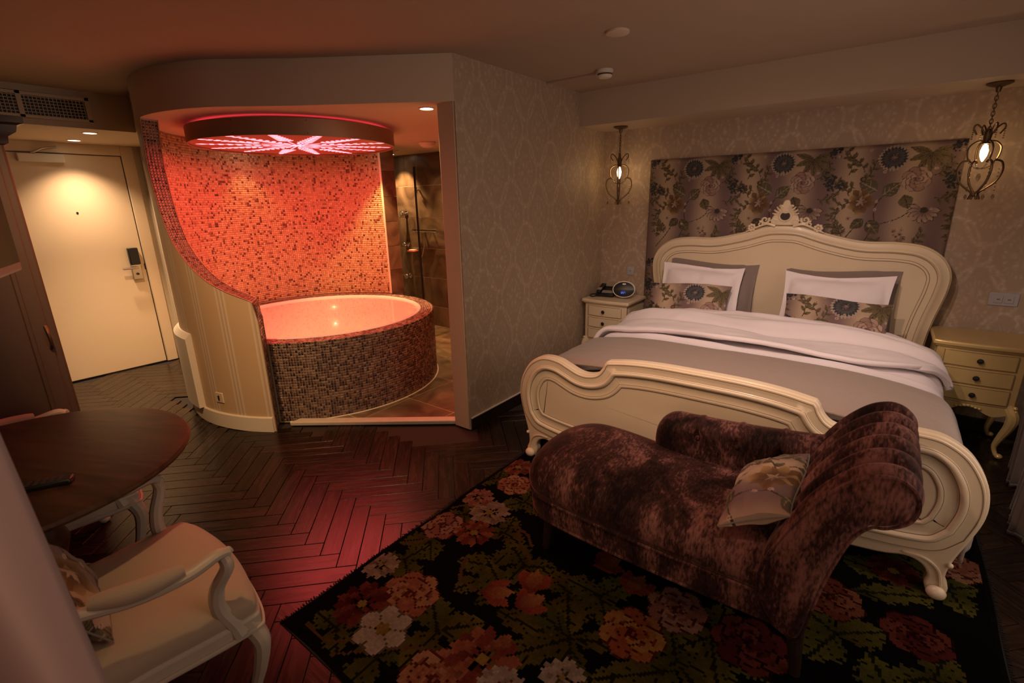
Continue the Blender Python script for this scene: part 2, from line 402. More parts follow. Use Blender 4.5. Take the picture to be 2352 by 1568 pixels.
# ---- baseboards
def baseboard(name, x0, x1, y0, y1, h=.085):
    return struct(name, MB().box(x0, x1, y0, y1, 0, h), M['dark_baseboard'], bevel=.004)
baseboard('baseboard_partition', PX, PX+.014, PY+.01, YB); baseboard('baseboard_back', PX+.014, XR, YB-.016, YB, .10)
baseboard('baseboard_hall', -6.099, -6.0, 1.884, 1.90, .11)
struct('trim_1', MB().box(PX, PX+.010, PY+.012, YB-.01, .085, .092), M['white_paint'])
# ---- bathroom floor: large tiles, joints recessed
def noise_tile_mat(key, c0, c1, scale, rough):
    m = mat(key, c0, rough); N, L = nodes(m); b = N['Principled BSDF']
    tc = N.new('ShaderNodeTexCoord'); oi = N.new('ShaderNodeObjectInfo'); ad = N.new('ShaderNodeVectorMath'); sc = N.new('ShaderNodeVectorMath'); sc.operation = 'SCALE'; sc.inputs[3].default_value = 30
    L.new(oi.outputs['Random'], sc.inputs[0]); L.new(tc.outputs['Object'], ad.inputs[0]); L.new(sc.outputs[0], ad.inputs[1])
    n = N.new('ShaderNodeTexNoise'); n.inputs['Scale'].default_value = scale; n.inputs['Detail'].default_value = 5; n.inputs['Distortion'].default_value = 1.6; L.new(ad.outputs[0], n.inputs[0])
    cr = N.new('ShaderNodeValToRGB'); cr.color_ramp.elements[0].position = .35; cr.color_ramp.elements[1].position = .72
    cr.color_ramp.elements[0].color = (*c0, 1); cr.color_ramp.elements[1].color = (*c1, 1); L.new(n.outputs[0], cr.inputs[0]); L.new(cr.outputs[0], b.inputs['Base Color'])
    return m
noise_tile_mat('slate', (.10, .062, .036), (.28, .19, .115), 3.0, .32)
bf = struct('floor_bathroom', MB().prism([(-3.36, 1.73), (PXB, 2.45), (PXB, 4.46), (-6.0, 4.46), (-6.0, 3.6), (-4.2, 2.4)], 'z', -.011, .0065), M['pale_grout'])
def plane_poly_clip(poly, keep):
    """clip a convex polygon by half-planes (a,b,c): a x + b y <= c"""
    for a, b, c in keep:
        out = []
        for i in range(len(poly)):
            p, q = poly[i], poly[(i+1) % len(poly)]; dp = a*p[0]+b*p[1]-c; dq = a*q[0]+b*q[1]-c
            if dp <= 0: out.append(p)
            if dp*dq < 0: t = dp/(dp-dq); out.append((p[0]+t*(q[0]-p[0]), p[1]+t*(q[1]-p[1])))
        poly = out
        if len(poly) < 3: return []
    return poly
P0 = .505
for i in range(-6, 3):
    for j in range(-3, 5):
        x0 = -3.03+i*P0; y0 = 2.517+j*P0; g = .0035
        if x0 < -5.6 or (x0+P0 < -3.4 and y0 < 2.9): continue
        poly = plane_poly_clip([(x0+g, y0+g), (x0+P0-g, y0+g), (x0+P0-g, y0+P0-g), (x0+g, y0+P0-g)], [(.72, -.99, .72*-3.31+.99*-1.80), (1, 0, PXB-.002), (0, 1, 4.448)])
        if len(poly) < 3 or all(math.hypot(p[0]-TC[0], p[1]-TC[1]) < 1.0 for p in poly): continue
        MB().prism(poly, 'z', .0066, .0090).build('tile', M['slate'], bf, smooth=0)
# ---- shower wall tiles 60 x 39 cm in courses
wb = bpy.data.objects['wall_bathroom']
zs = [0, .27, .65, 1.03, 1.42, 1.81, 2.19]
for r_ in range(6):
    for c_ in range(-6, 4):
        x0 = -4.86+c_*.60; x1 = x0+.60; x0, x1 = max(x0, -6.0), min(x1, PXB)
        if x1-x0 < .1: continue
        MB().box(x0+.0028, x1-.0028, 4.443, 4.4460, zs[r_]+.0028, zs[r_+1]-.0028).build('tile', M['slate'], wb, smooth=0, bevel=.0006, seg=1)
# ================================================================== tub, curved mosaic wall
attr_mat('mosaic', .16, .15, .6, coat=.25)
PAL_WALL = np.array([(.60,.42,.22),(.66,.47,.26),(.52,.36,.20),(.62,.46,.28),(.68,.52,.34),(.30,.16,.08),(.12,.055,.03)])
PAL_TUB = np.array([(.30,.17,.11),(.16,.08,.055),(.085,.04,.03),(.40,.27,.19),(.23,.14,.10),(.05,.025,.02),(.34,.24,.18)])*.72
def mosaic(name, parent, frames, size, pal, prob, jitter=.02, th=.003, var=.16):
    """frames: arrays P (centre), U, V (unit tangents), Nn (normal), per tile"""
    P, U, V, Nn = [np.asarray(a, float) for a in frames]; n = len(P)
    su, sv = size if hasattr(size, '__len__') else (size, size)
    h = np.array([[-1,-1],[1,-1],[1,1],[-1,1]])
    bot = P[:, None]+U[:, None]*(h[None, :, :1]*su/2)+V[:, None]*(h[None, :, 1:]*sv/2)
    tu = rng.normal(0, jitter, (n, 1)); tv = rng.normal(0, jitter, (n, 1))
    top_h = th*(1+0*tu)+(h[None, :, 0]*su/2)*tu+(h[None, :, 1]*sv/2)*tv
    k = .88
    top = P[:, None]+U[:, None]*(h[None, :, :1]*su/2*k)+V[:, None]*(h[None, :, 1:]*sv/2*k)+Nn[:, None]*top_h[:, :, None]
    vs = np.concatenate([bot, top], 1).reshape(-1, 3)
    fl = np.array([[4,5,6,7],[0,1,5,4],[1,2,6,5],[2,3,7,6],[3,0,4,7]])
    fs = (np.arange(n)[:, None, None]*8+fl[None]).reshape(-1, 4)
    me = bpy.data.meshes.new(name); me.vertices.add(len(vs)); me.vertices.foreach_set('co', vs.ravel())
    me.loops.add(fs.size); me.loops.foreach_set('vertex_index', fs.ravel()); me.polygons.add(len(fs)); me.polygons.foreach_set('loop_start', np.arange(len(fs))*4)
    me.update(calc_edges=True); me.validate()
    col = pal[rng.choice(len(pal), n, p=np.array(prob)/sum(prob))]*rng.uniform(1-var, 1+var, (n, 1))
    set_tint(me, np.repeat(col, 5, 0), 'FACE')
    o = link(name, me, M['mosaic'], parent); o['kind'] = 'stuff'; return o
TP = .0200; TS = .0180
# edge of the curved wall: angle (deg) against height
EZ = np.array([0, .97, .985, 1.02, 1.10, 1.21, 1.36, 1.53, 1.75, 1.90, 2.05, 2.19])
EA = np.array([-55, -55, -57, -63, -72, -80, -88, -93, -96.5, -97, -95.8, -93.5])
EZf = np.linspace(0, 2.19, 440); EAf = np.interp(EZf, EZ, EA)
kern = np.hanning(25); kern /= kern.sum(); pad = np.pad(EAf, 12, mode='edge'); EAs = np.convolve(pad, kern, 'valid')
EAs = np.where(EZf < .9, -55, EAs)
def edge_angle(z): return np.interp(z, EZf, EAs)
A_END = -257.0
def cyl(c, r, a, z): a = np.radians(a); return np.stack([c[0]+r*np.cos(a), c[1]+r*np.sin(a), z+0*a], -1)
def wr_out(a): return WRO   # outer radius
def build_curved_wall():
    zs_ = np.unique(np.concatenate([np.linspace(0, .97, 8), np.linspace(.975, 1.1, 14), np.linspace(1.12, 2.19, 40)]))
    na = 90
    inner, outer = [], []
    for z in zs_:
        a = edge_angle(z)+(A_END-edge_angle(z))*np.linspace(0, 1, na)
        inner.append(cyl(TC, TR, a, np.full(na, z))); outer.append(cyl(WC, WRO, a, np.full(na, z)))
    mb = MB(); mb.grid([list(r) for r in outer]); 
    stripes = bpy.data.materials.new('striped_wall'); stripes.use_nodes = True; N, L = nodes(stripes); b = N['Principled BSDF']
    tc = N.new('ShaderNodeTexCoord'); sp = N.new('ShaderNodeSeparateXYZ'); L.new(tc.outputs['Object'], sp.inputs[0])
    def mt(op, *a):
        n = N.new('ShaderNodeMath'); n.operation = op
        for i, x in enumerate(a):
            if isinstance(x, (int, float)): n.inputs[i].default_value = x
            else: L.new(x, n.inputs[i])
        return n.outputs[0]
    th = mt('ARCTAN2', mt('SUBTRACT', sp.outputs[1], WC[1]), mt('SUBTRACT', sp.outputs[0], WC[0]))
    f = mt('FRACT', mt('ADD', mt('MULTIPLY', th, 4.6), 20.25)); cr = N.new('ShaderNodeValToRGB'); e = cr.color_ramp.elements
    e[0].position = 0; e[0].color = (.60, .43, .26, 1); e[1].position = .62; e[1].color = (.60, .43, .26, 1)
    for p, c in ((.66, (.72, .60, .45, 1)), (.74, (.50, .36, .24, 1)), (.78, (.72, .60, .45, 1)), (.86, (.50, .36, .24, 1)), (.90, (.74, .62, .46, 1)), (.97, (.60, .43, .26, 1))):
        q = e.new(p); q.color = c
    L.new(f, cr.inputs[0]); L.new(cr.outputs[0], b.inputs['Base Color']); b.inputs['Roughness'].default_value = .5
    M['striped_wall'] = stripes
    wall = mb.build('wall_curved', stripes, None, smooth=60); wall['kind'] = 'structure'
    MB().grid([list(r) for r in inner]).build('wall_lining', M['grout'], wall, smooth=60)
    # edge face between inner and outer, top to floor
    ed = MB(); ed.grid([[tuple(o_[0]), tuple(i_[0])] for o_, i_ in zip(outer, inner)]); ed.build('wall_edge', M['grout'], wall)
    ed = MB(); ed.grid([[tuple(o_[-1]), tuple(i_[-1])] for o_, i_ in zip(outer, inner)]); ed.build('wall_end', M['grout'], wall)
    # mosaic on the inner face, above the tub rim
    P, U, V, Nn = [], [], [], []
    da = math.degrees(TP/TR)
    for k in range(int((2.185-.64)/TP)):
        z = .65+k*TP
        a = np.arange(A_END+da*.6, edge_angle(z)-da*.45, da)
        p = cyl(TC, TR-.0005, a, np.full(len(a), z)); ar = np.radians(a)
        P.append(p); U.append(np.stack([-np.sin(ar), np.cos(ar), 0*ar], 1)); V.append(np.tile([0, 0, 1.], (len(a), 1))); Nn.append(np.stack([-np.cos(ar), -np.sin(ar), 0*ar], 1))
    mosaic('mosaic_lining', wall, [np.concatenate(q) for q in (P, U, V, Nn)], TS, PAL_WALL, [22, 22, 16, 16, 8, 10, 6], jitter=.055)
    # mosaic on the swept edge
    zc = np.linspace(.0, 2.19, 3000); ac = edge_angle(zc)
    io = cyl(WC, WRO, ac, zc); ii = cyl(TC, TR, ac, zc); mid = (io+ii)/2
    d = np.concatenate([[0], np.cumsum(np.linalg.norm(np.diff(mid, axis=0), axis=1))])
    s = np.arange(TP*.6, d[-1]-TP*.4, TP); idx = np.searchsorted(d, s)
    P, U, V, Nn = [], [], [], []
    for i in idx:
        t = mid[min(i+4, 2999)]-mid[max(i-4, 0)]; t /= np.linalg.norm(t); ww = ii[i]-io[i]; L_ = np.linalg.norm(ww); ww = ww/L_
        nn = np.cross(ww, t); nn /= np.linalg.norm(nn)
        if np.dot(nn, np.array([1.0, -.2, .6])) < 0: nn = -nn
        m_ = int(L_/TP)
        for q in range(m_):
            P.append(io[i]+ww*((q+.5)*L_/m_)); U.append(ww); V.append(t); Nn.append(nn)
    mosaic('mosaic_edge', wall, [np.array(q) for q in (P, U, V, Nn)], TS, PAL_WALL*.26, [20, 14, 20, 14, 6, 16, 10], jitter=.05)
    # slate strips that face the far end of the wall
    a = R(A_END); e0 = np.array([WC[0]+(WRO+.012)*math.cos(a), WC[1]+(WRO+.012)*math.sin(a)]); e1 = np.array([TC[0]+(TR-.004)*math.cos(a), TC[1]+(TR-.004)*math.sin(a)])
    nd = np.array([-math.sin(a), math.cos(a)]); nd = nd if nd[0] > 0 else -nd
    for k in range(6):
        z0, z1 = .64+k*.259, .64+(k+1)*.259-.004
        q = [e0, e1, e1+nd*.014, e0+nd*.014]
        MB().prism([tuple(p) for p in q], 'z', z0, z1).build('tile', M['slate'], wall, smooth=0)
    MB().prism([tuple(p) for p in (e1-nd*.004, e1+(e1-e0)/np.linalg.norm(e1-e0)*.006-nd*.004, e1+(e1-e0)/np.linalg.norm(e1-e0)*.006+nd*.016, e1+nd*.016)], 'z', .64, 2.19).build('edge_trim', M['white_paint'], wall)
    # curved cream baseboard, and the low service box with its chamfered top
    def shell(name, a0, a1, r0, r1, z0, z1, m, n=24, chamfer=0):
        rows = []
        for a_ in np.linspace(a0, a1, n):
            ca, sa = math.cos(R(a_)), math.sin(R(a_))
            prof = [(r0, z0), (r1, z0), (r1, z1-chamfer), (r1-chamfer, z1), (r0, z1)]
            rows.append([(WC[0]+r*ca, WC[1]+r*sa, z) for r, z in prof])
        mb = MB(); mb.grid(rows, cv=True); mb.f.append([0, 1, 2, 3, 4]); L_ = len(rows)*5; mb.f.append([L_-1, L_-2, L_-3, L_-4, L_-5])
        return mb.build(name, m, wall, smooth=40)
    shell('baseboard', -55.5, -150, WRO-.01, WRO+.016, 0, .115, M['white_paint'], chamfer=.006)
    shell('access_panel', -89, -128, WRO-.01, WRO+.045, .115, .70, M['white_paint'], chamfer=.035)
    # socket plate
    a_ = R(-77.5); n_ = Vector((math.cos(a_), math.sin(a_), 0))
    s_ = MB().box(-.04, .04, -.004, .008, -.04, .04).build('socket', M['cream_lacquer'], wall, bevel=.004, loc=Vector((WC[0], WC[1], .235))+n_*(WRO+.003), rot=(0, 0, a_-PI/2+PI))
    MB().box(-.004, .004, -.012, -.0035, -.018, .018).build('slot', M['black_plastic'], s_)
    # thin metal trims along the swept edge
    for r_c, rr, nm in ((WC, WRO+.002, 'edge_trim'), (TC, TR-.003, 'edge_trim')):
        pts = [tuple(cyl(r_c, rr, np.array([edge_angle(z)+.25]), np.array([z]))[0]) for z in zs_]
        MB().tube(pts, .0032, 6).build(nm, M['bronze'], wall)
    return wall
wall_curved = build_curved_wall()

def build_tub():
    t = thing('bathtub', 'round built-in bathtub clad in brown glass mosaic, filled with red-lit water', 'bathtub', (TC[0], TC[1], 0))
    ZR = .632; RB = .875
    # surround drum (grout) and its mosaic
    MB().lathe([(TR-.004, .0), (TR-.004, ZR-.004), (RB+.012, ZR-.004)], n=128).build('surround', M['grout'], t, smooth=40)
    P, U, V, Nn = [], [], [], []
    da = math.degrees(TP/TR)
    for k in range(31):
        z = .012+(k+.5)*TP
        a = np.arange(-53.5, 104, da); ar = np.radians(a)
        P.append(cyl((0, 0), TR-.004, a, np.full(len(a), z))); U.append(np.stack([-np.sin(ar), np.cos(ar), 0*ar], 1)); V.append(np.tile([0, 0, 1.], (len(a), 1))); Nn.append(np.stack([np.cos(ar), np.sin(ar), 0*ar], 1))
    mosaic('mosaic_side', t, [np.concatenate(q) for q in (P, U, V, Nn)], (.0172, .0172), PAL_TUB, [20, 20, 16, 12, 16, 12, 8], jitter=.03)
    P, U, V, Nn = [], [], [], []
    for k in range(6):
        r = TR-.012-k*TP; m = int(2*PI*r/TP); ar = np.linspace(0, 2*PI, m, endpoint=False)
        P.append(np.stack([r*np.cos(ar), r*np.sin(ar), 0*ar+ZR-.004], 1)); U.append(np.stack([-np.sin(ar), np.cos(ar), 0*ar], 1)); V.append(np.stack([np.cos(ar), np.sin(ar), 0*ar], 1)); Nn.append(np.tile([0, 0, 1.], (m, 1)))
    mosaic('mosaic_rim', t, [np.concatenate(q) for q in (P, U, V, Nn)], (.0172, .0172), PAL_TUB*1.3, [20, 20, 16, 12, 16, 8, 8], jitter=.03)
    # acrylic basin with a rolled lip
    prof = [(RB+.02, ZR-.006), (RB+.022, ZR+.001), (RB+.012, ZR+.004), (RB-.005, ZR+.001), (RB-.02, ZR-.02), (RB-.06, .45), (RB-.12, .25), (RB-.2, .15), (RB-.35, .11), (.0001, .10)]
    MB().lathe(prof, n=96).build('basin', M['acrylic'], t, smooth=60)
    MB().lathe([(.0001, ZR-.014), (.4, ZR-.014), (RB-.016, ZR-.014)], n=64).build('water', M['water'], t)
    MB().box(-.06, .06, -.012, .012, 0, .012).build('overflow', M['bronze'], t, bevel=.003, loc=(.28, -.835, ZR-.004), rot=(0, 0, .32))
    # white silicone bead along the foot, as far as the tub is free
    pts = [((TR+.004)*math.cos(R(a)), (TR+.004)*math.sin(R(a)), .006) for a in np.linspace(-50, 90, 60)]
    MB().tube(pts, .008, 6).build('foot_bead', M['white_paint'], t)
    return t
build_tub()
# threshold of pale stone between parquet and bathroom tiles
def sill():
    a = np.array([-3.385, 1.640]); b = np.array([PXB+.0, 2.382]); d = (b-a)/np.linalg.norm(b-a); n = np.array([-d[1], d[0]])
    return struct('trim_2', MB().prism([tuple(a), tuple(b), tuple(b+n*.075), tuple(a+n*.075+d*.05)], 'z', 0, .034), M['sill_stone'], bevel=.008)
sill()

# ---- ceiling disc lamp over the tub: bronze drum, cut-out blossom, red light
emission('blossom_red', (1.0, .13, .16), 6.0); emission('halo_red', (1.0, .06, .09), 2.0)
mat('lamp_red_panel', (.62, .20, .18), .4)
def build_disc_lamp():
    z0, z1, r = 2.055, 2.165, .765
    t = thing('ceiling_disc_lamp', 'large round bronze ceiling lamp with glowing red cut-out blossom above the tub', 'ceiling lamp', (-3.93, 2.33, z0))
    MB().lathe([(r-.012, z1-z0), (r, z1-z0), (r, 0), (r-.012, 0), (r-.012, z1-z0)], n=128).build('drum', M['bronze'], t, smooth=40)
    MB().lathe([(.0001, .012), (r-.012, .012)], n=96).build('bottom_panel', M['lamp_red_panel'], t)
    MB().lathe([(.0001, .105), (r-.012, .105)], n=96).build('top_panel', M['bronze'], t)
    # ring of light above the drum
    MB().lathe([(r-.10, z1-z0-.004), (r-.06, z1-z0-.004)], n=128).build('halo_ring', M['halo_red'], t)
    fl = MB()
    def lens(cx, cy, L_, W_, a, z=.0105):
        n = 7; pts = []
        for s_ in (1, -1):
            rng_ = range(n+1) if s_ == 1 else range(n-1, 0, -1)
            for i in rng_:
                u = i/n; w_ = W_*math.sin(PI*u)**.8*s_; x = L_*u
                pts.append((cx+x*math.cos(a)-w_*math.sin(a), cy+x*math.sin(a)+w_*math.cos(a), z))
        fl.add(pts, [list(range(len(pts)))[::-1]])
    for k in range(14):
        a = 2*PI*k/14+.13
        long = k % 2 == 0
        ca, sa = math.cos(a), math.sin(a)
        lens(0, 0, .30 if long else .22, .007, a)
        r0, r1 = (.30, .68) if long else (.20, .66)
        for i in range(7 if long else 8):
            rr = r0+(r1-r0)*i/7; ww = .085*(1-.55*i/7)
            for s_ in (1, -1): lens(rr*ca, rr*sa, ww, .016, a+s_*.75)
        lens(r0*ca, r0*sa, r1-r0+.02, .006, a); lens((r1-.03)*ca, (r1-.03)*sa, .09, .02, a)
        if not long:
            for s_ in (1, -1): lens(.10*math.cos(a+s_*.16), .10*math.sin(a+s_*.16), .11, .012, a+s_*.2)
    fl.lathe([(.0001, .0108), (.055, .0108)], n=20)
    fl.build('blossom', M['blossom_red'], t, smooth=0, fix=False)
    for k in range(10):
        a = 2*PI*(k+.3)/10
        for zz in (.015, .095): MB().lathe([(.0035, 0), (.0001, .001)], n=8).build('screw', M['black_plastic'], t, loc=(r*math.cos(a), r*math.sin(a), zz), rot=(0, PI/2, a))
    light('tub_lamp_light', 'AREA', (0, 0, .004), 33, (1, .075, .06), t, shape='DISK', size=1.45)
    return t
build_disc_lamp()

# ---- recessed spots
def downlight(label, loc, power, col=WARM, spot=95, blend=.6, group=None, aim=None, r=.042):
    t = thing('downlight', label, 'downlight', loc, 0, group)
    MB().lathe([(r+.012, 0), (r+.014, -.003), (r+.002, -.005), (r, -.002), (r, 0)], n=28).build('ring', M['white_paint'], t)
    MB().lathe([(.0001, -.0025), (r, -.0025)], n=24).build('lens', M['lamp_white'], t)
    o = light('downlight_beam', 'SPOT', (0, 0, -.012), power, col, t, spot_size=R(spot), spot_blend=blend, shadow_soft_size=.03)
    if aim is not None: o.rotation_euler = (Vector(aim)-Vector(loc)).to_track_quat('-Z', 'Y').to_euler()
    return t
downlight('bright recessed spot in the lowered hall ceiling, nearer the beam', (-5.19, 1.31, ZS), 210, (1, .66, .38), spot=90, blend=1, group='hall ceiling spots')
downlight('bright recessed spot in the lowered hall ceiling, nearer the door', (-5.80, 1.34, ZS), 84, (1, .67, .40), spot=112, blend=1, group='hall ceiling spots')
downlight('recessed spot in the bathroom ceiling beside the wallpapered partition', (-2.52, 2.43, ZS), 40, group='bathroom ceiling spots')
downlight('recessed spot close to the slate shower wall, above the wall jets', (-5.10, 4.25, ZS), 115, group='bathroom ceiling spots')
downlight('recessed spot in the bathroom ceiling above the shower glass', (-4.10, 4.20, ZS), 95, group='bathroom ceiling spots')
downlight('recessed spot hidden behind the disc lamp, near the end of the mosaic wall', (-4.20, 3.25, ZS), 100, (1, .58, .20), group='bathroom ceiling spots', spot=70, aim=(-4.22, 3.22, .6))
downlight('recessed spot hidden behind the disc lamp, over the back of the tub', (-4.93, 2.40, ZS), 13, (1, .55, .20), group='bathroom ceiling spots', spot=70, aim=(-4.97, 2.46, .6))
t = thing('dome_light', 'small frosted dome light on the bathroom ceiling', 'ceiling light', (-3.86, 3.70, ZS))
MB().lathe([(.085, 0), (.088, -.012), (.08, -.02)], n=32).build('base', M['white_paint'], t)
MB().lathe([(.078, -.018), (.07, -.035), (.045, -.05), (.0001, -.055)], n=32).build('dome', M['white_paint'], t, smooth=60)
t = thing('extractor_vent', 'flat round extractor vent on the bathroom ceiling beyond the disc lamp', 'vent', (-4.72, 3.98, ZS))
MB().lathe([(.06, 0), (.06, -.008), (.045, -.012), (.0001, -.012)], n=28).build('cover', M['white_paint'], t)
for k in (-1, 0, 1): MB().box(-.035, .035, k*.02-.003, k*.02+.003, -.0135, -.0115).build('slot', M['black_plastic'], t)
# ---- shower: glass screen, three wall jets, mixer bar, soap dish, hook
t = thing('shower_screen', 'clear glass shower screen with dark edge profile', 'shower screen', (-4.28, 4.16, 0))
MB().box(-.005, .005, -.28, .28, .02, 1.985).build('pane', M['glass'], t)
MB().box(-.009, .009, -.29, -.275, .012, 1.985).build('edge_profile', M['black_plastic'], t)
for z, w_ in ((1.47, 'uppermost'), (1.075, 'middle'), (.655, 'lowest')):
    t = thing('shower_jet', f'{w_} chrome body jet on the slate shower wall', 'shower jet', (-5.11, 4.443, z), 0, 'wall jets of the shower')
    MB().lathe([(.032, 0), (.032, .010), (.014, .014), (.014, .045), (.03, .06), (.034, .085), (.03, .092), (.0001, .092)], n=24).build('head', M['chrome'], t, rot=(PI/2, 0, 0), smooth=40)
    MB().lathe([(.024, .093), (.0001, .094)], n=20).build('nozzle_plate', M['grey_plastic'], t, rot=(PI/2, 0, 0))
t = thing('shower_mixer', 'chrome thermostatic shower bar on the slate wall behind the glass', 'shower mixer', (-4.72, 4.443, 1.26))
MB().tube([(-.16, -.055, 0), (.16, -.055, 0)], .020, 14).build('bar', M['chrome'], t)
for s_ in (-1, 1):
    MB().tube([(s_*.165, -.055, 0), (s_*.215, -.055, 0)], .024, 14).build('knob', M['chrome'], t)
    MB().tube([(s_*.075, 0, 0), (s_*.075, -.05, 0)], .014, 10).build('elbow', M['chrome'], t)
hp = spline([(-.12, -.055, -.02), (-.13, -.06, -.2), (-.09, -.07, -.34), (-.03, -.06, -.2), (-.02, -.05, .02)], 8)
MB().tube(hp, .006, 8).build('hose', M['chrome'], t)
t = thing('soap_dish', 'red soap dish on the slate wall below the shower bar', 'soap dish', (-4.99, 4.443, .99))
MB().box(-.065, .065, -.09, 0, -.008, .008).build('tray', mat('red_plastic', (.6, .10, .07), .3), t, bevel=.006)
MB().box(-.05, .05, -.075, -.015, .008, .022).build('soap', M['white_paint'], t, bevel=.008)
t = thing('wall_hook', 'small chrome cross hook high on the slate wall behind glass', 'hook', (-4.83, 4.443, 1.755))
MB().tube([(0, 0, 0), (0, -.05, 0)], .010, 10).build('stem', M['chrome'], t)
MB().tube([(-.035, -.05, 0), (.035, -.05, 0)], .007, 8).tube([(0, -.05, -.035), (0, -.05, .035)], .007, 8).build('cross', M['chrome'], t)
# ================================================================== woven patterns: colour grids drawn in numpy, carried by the meshes as attributes
class Canvas:
    def __init__(s, wm, hm, px, bg, wrap=False):
        s.px = px; s.w = int(round(wm/px)); s.h = int(round(hm/px)); s.wm = wm; s.hm = hm; s.wrap = wrap
        s.a = np.zeros((s.h, s.w, 3)); s.a[:] = bg
    def stamp(s, cx, cy, rad, fn):
        i0, i1 = int((cx-rad)/s.px)-1, int((cx+rad)/s.px)+2; j0, j1 = int((cy-rad)/s.px)-1, int((cy+rad)/s.px)+2
        I, J = np.meshgrid(np.arange(i0, i1), np.arange(j0, j1))
        m, c = fn((I+.5)*s.px-cx, (J+.5)*s.px-cy)
        if s.wrap: I %= s.w; J %= s.h
        else: m = m & (I >= 0) & (I < s.w) & (J >= 0) & (J < s.h)
        s.a[J[m], I[m]] = c[m] if c.ndim == 3 else c
    def petal(s, cx, cy, L, W, ang, c0, c1, vein=None, serr=0, notch=.85, streak=.0):
        c0, c1 = np.array(c0), np.array(c1)
        def fn(x, y):
            u = (x*math.cos(ang)+y*math.sin(ang))/L; v = (-x*math.sin(ang)+y*math.cos(ang))
            uu = np.clip(u, 0, 1); w_ = W*np.sin(PI*uu**notch)
            if serr: w_ = w_*(1+serr*np.sign(np.sin(uu*34)))
            m = (u > 0) & (u < 1) & (np.abs(v) < w_)
            c = c0+(c1-c0)*uu[..., None]
            if streak: c = c*(1+streak*np.sin(v/W*9)[..., None])
            if vein is not None:
                vm = (np.abs(v) < max(.07*W, s.px*.55)) | ((np.abs(((uu*4-np.abs(v)/W*1.1) % 1)-.5) < .055) & (np.abs(v) < .8*w_))
                c = np.where(vm[..., None], np.array(vein), c)
            return m, c
        s.stamp(cx, cy, L, fn)
    def disc(s, cx, cy, r, c, edge=None, squash=1):
        c = np.array(c)
        def fn(x, y):
            d = np.hypot(x, y/squash); m = d < r; cc = np.broadcast_to(c, x.shape+(3,)).copy()
            if edge is not None: cc[d > r*.72] = edge
            return m, cc
        s.stamp(cx, cy, r*max(1, squash), fn)
    def stem(s, pts, wd, c):
        for p in spline(pts, 14): s.disc(p[0], p[1], wd, c)
    def rose(s, cx, cy, r, dark, mid, lite, rot=0, n=7):
        dark, mid, lite = map(np.array, (dark, mid, lite))
        for ring, (k, rr) in enumerate(((n, .62), (n-1, .40), (n-3, .20))):
            for i in range(k):
                a = rot+2*PI*i/k+ring*.5; px, py = cx+r*rr*math.cos(a), cy+r*rr*math.sin(a)
                t = .5+.5*math.sin(a*2+ring+rot); base = mid*(1-t)+lite*t
                q = r*(.42, .34, .22)[ring]
                s.disc(px, py, q*1.06, dark); s.disc(px+q*.05*math.cos(a), py+q*.05*math.sin(a), q*.92, base)
                s.disc(px-q*.25*math.cos(a), py-q*.25*math.sin(a), q*.62, mid*(1-.4*t)+dark*.4*t)
        s.disc(cx, cy, r*.16, dark); s.disc(cx+r*.05, cy, r*.08, mid)
    def daisy(s, cx, cy, r, c0, c1, ctr, n=9, rot=0, wd=.2, spread=2*PI, start=0, edge=None):
        for i in range(n):
            a = start+rot+spread*i/n
            if edge is not None: s.petal(cx+r*.1*math.cos(a), cy+r*.1*math.sin(a), r*.95, r*wd*1.25, a, edge, edge, notch=1.4)
            s.petal(cx+r*.1*math.cos(a), cy+r*.1*math.sin(a), r*.9, r*wd, a, c0, c1, notch=1.4)
        if ctr is not None: s.disc(cx, cy, r*.24, ctr)
    def sample(s, x, y):
        i = np.floor(np.asarray(x)/s.px).astype(int); j = np.floor(np.asarray(y)/s.px).astype(int)
        if s.wrap: i %= s.w; j %= s.h
        else: i = np.clip(i, 0, s.w-1); j = np.clip(j, 0, s.h-1)
        return s.a[j, i]

